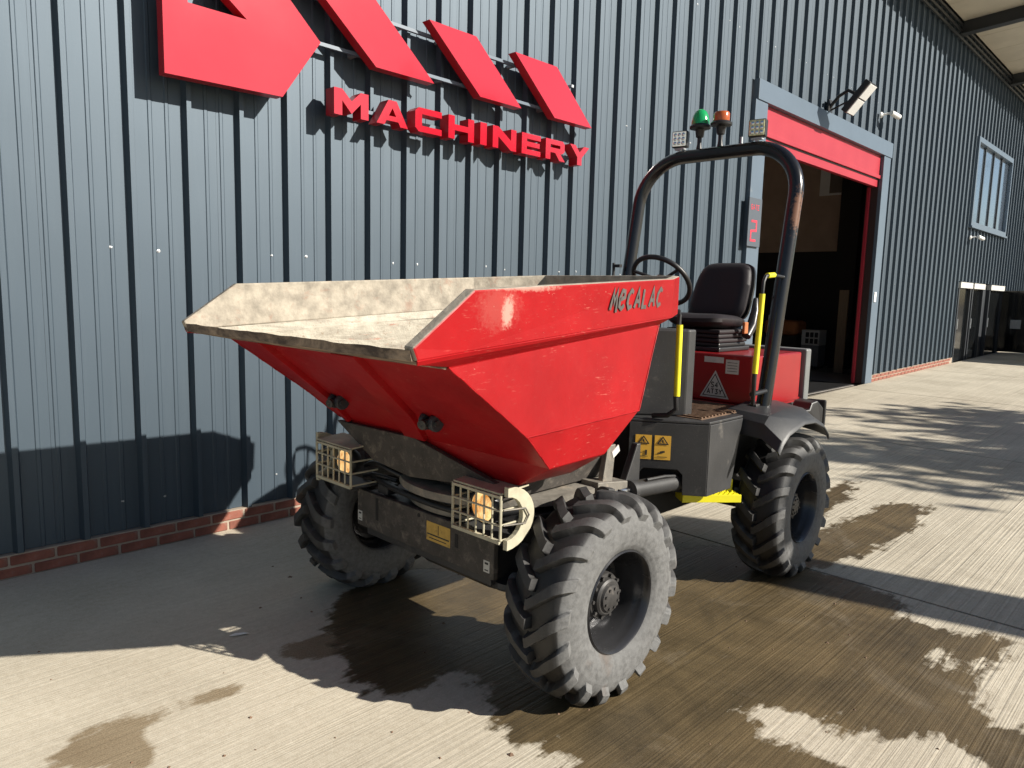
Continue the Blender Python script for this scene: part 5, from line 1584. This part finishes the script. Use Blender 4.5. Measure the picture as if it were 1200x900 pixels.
# ------------------------------------------------------------------ small litter
b = B(); b.prism([(1.405, 3.20, .003), (1.44, 3.205, .004), (1.475, 3.185, .003), (1.485, 3.15, .008), (1.47, 3.155, .010), (1.455, 3.172, .004), (1.42, 3.18, .006)], (0, 0, .0015))
tag(b.build('paper_scrap', M['paper'], None, origin=(1.45, 3.18, .003)), 'small white paper scrap lying in the shadow left of the front tyre', 'litter')
cl = B()
for k in range(90):
    x = random.uniform(.7, 4.2); y = random.uniform(.5, 3.9); r_ = random.uniform(.003, .009) * (1 if random.random() > .1 else 1.7)
    pts = []
    for a in range(5):
        pts.append((x + r_ * math.cos(a * 1.257) * random.uniform(.6, 1.3), y + r_ * math.sin(a * 1.257) * random.uniform(.6, 1.3), 0))
    top_ = (x, y, r_ * random.uniform(.5, .9))
    cl.add(pts + [top_], [(0, 1, 5), (1, 2, 5), (2, 3, 5), (3, 4, 5), (4, 0, 5)])
tag(cl.build('grit', M['deck'], None), 'scattered brown crumbs of mud on the concrete', kind='stuff')

# ------------------------------------------------------------------ things standing outside the frame (they shade the yard and show in the windows)
def tree(x, y, h, leafy, name, label):
    root = empty(name, (x, y, gz(x) if x > 5 else 0), label, 'tree')
    z0 = gz(x)
    tr = B(); lf_ = B()
    tips = []
    def grow(p, d, ln, r, lev):
        n = 4; pts = [p]; rad = [r]
        for i in range(n):
            d = (d + Vector((random.gauss(0, .10), random.gauss(0, .10), .05))).normalized()
            p = p + d * ln / n; pts.append(p); rad.append(r * (1 - .45 * (i + 1) / n))
        tr.tube(pts, rad, 7 if lev < 2 else 4)
        if lev >= 4: tips.append(p); return
        for k in range(3 if lev < 3 else 3):
            ax = Vector((random.gauss(0, 1), random.gauss(0, 1), random.uniform(-.1, .7))).normalized()
            grow(pts[random.choice((-1, -1, -2, -3))], (d * .75 + ax * .8).normalized(), ln * random.uniform(.58, .78), rad[-1] * .8, lev + 1)
    grow(Vector((x, y, z0 - .05)), Vector((0, 0, 1)), h * .36, h * .022, 0)
    tr.build('trunk', M['bark'], root, smooth=60)
    if leafy:
        for t in tips:
            for k in range(leafy):
                c = t + Vector((random.gauss(0, .34), random.gauss(0, .34), random.gauss(0, .26)))
                u = Vector((random.gauss(0, 1), random.gauss(0, 1), random.gauss(0, 1))).normalized()
                v = u.cross(Vector((random.gauss(0, 1), random.gauss(0, 1), random.gauss(0, 1)))).normalized()
                s_ = random.uniform(.12, .20)
                lf_.add([c - u * s_, c + v * s_ * .5, c + u * s_, c - v * s_ * .5], [(0, 1, 2, 3)])
        lf_.build('crown', M['leaf'], root)
tree(13.9, -6.2, 7.4, 34, 'yard_tree', 'leafy tree across the yard whose shadow falls by the roller door')
for (tx_, ty_, th_, lb) in ((56, -2.5, 13, 'tall bare tree mirrored in the left panes of the high window'), (63, -5.0, 14, 'tall bare tree mirrored in the right panes of the high window')):
    tree(tx_, ty_, th_, 0, 'bare_tree', lb)
# loader boom added out of view so its arm throws the long band of shade by the rear wheel
lo = empty('shade_boom', (7.3, -9.5, 0), 'raised yellow loader boom added out of view to cast a long band of shade', 'blocker')
S_ = Vector((.78, -1.56, 1.0))
Q0 = Vector((4.10, 2.35, 0)); tipp = Q0 + S_ * 3.9
bdv = Vector((0, -.48, -.333)).normalized()
base = tipp + bdv * 5.6
Rb = bdv.to_track_quat('Y', 'Z').to_matrix()
b = B(); b.box((tipp + base) / 2, (.52, (tipp - base).length, .30), Rb); b.build('boom', M['sticker'], lo, bevel=.03)
b = B(); b.box(tipp + Vector((.10, .06, .02)), (1.25, .34, .34)); b.build('shade_block', M['darksteel'], lo, bevel=.03)  # wide block added at the tip to shade the rear wheel
b = B(); b.span((6.75, base.y - 2.6, .55), (7.95, base.y + .2, 1.0)); b.span((7.0, base.y - 2.4, 1.0), (7.9, base.y - 1.0, 2.2)); b.build('body', M['sticker'], lo, bevel=.05)
for xx in (6.65, 8.05):
    for yy in (base.y - 2.1, base.y - .3):
        b = B(); b.lathe([(.2, -.17), (.42, -.17), (.47, -.1), (.47, .1), (.42, .17), (.2, .17)], (xx, yy, .47), (1, 0, 0), 28); b.build('wheel', M['tyre'], lo, smooth=35)
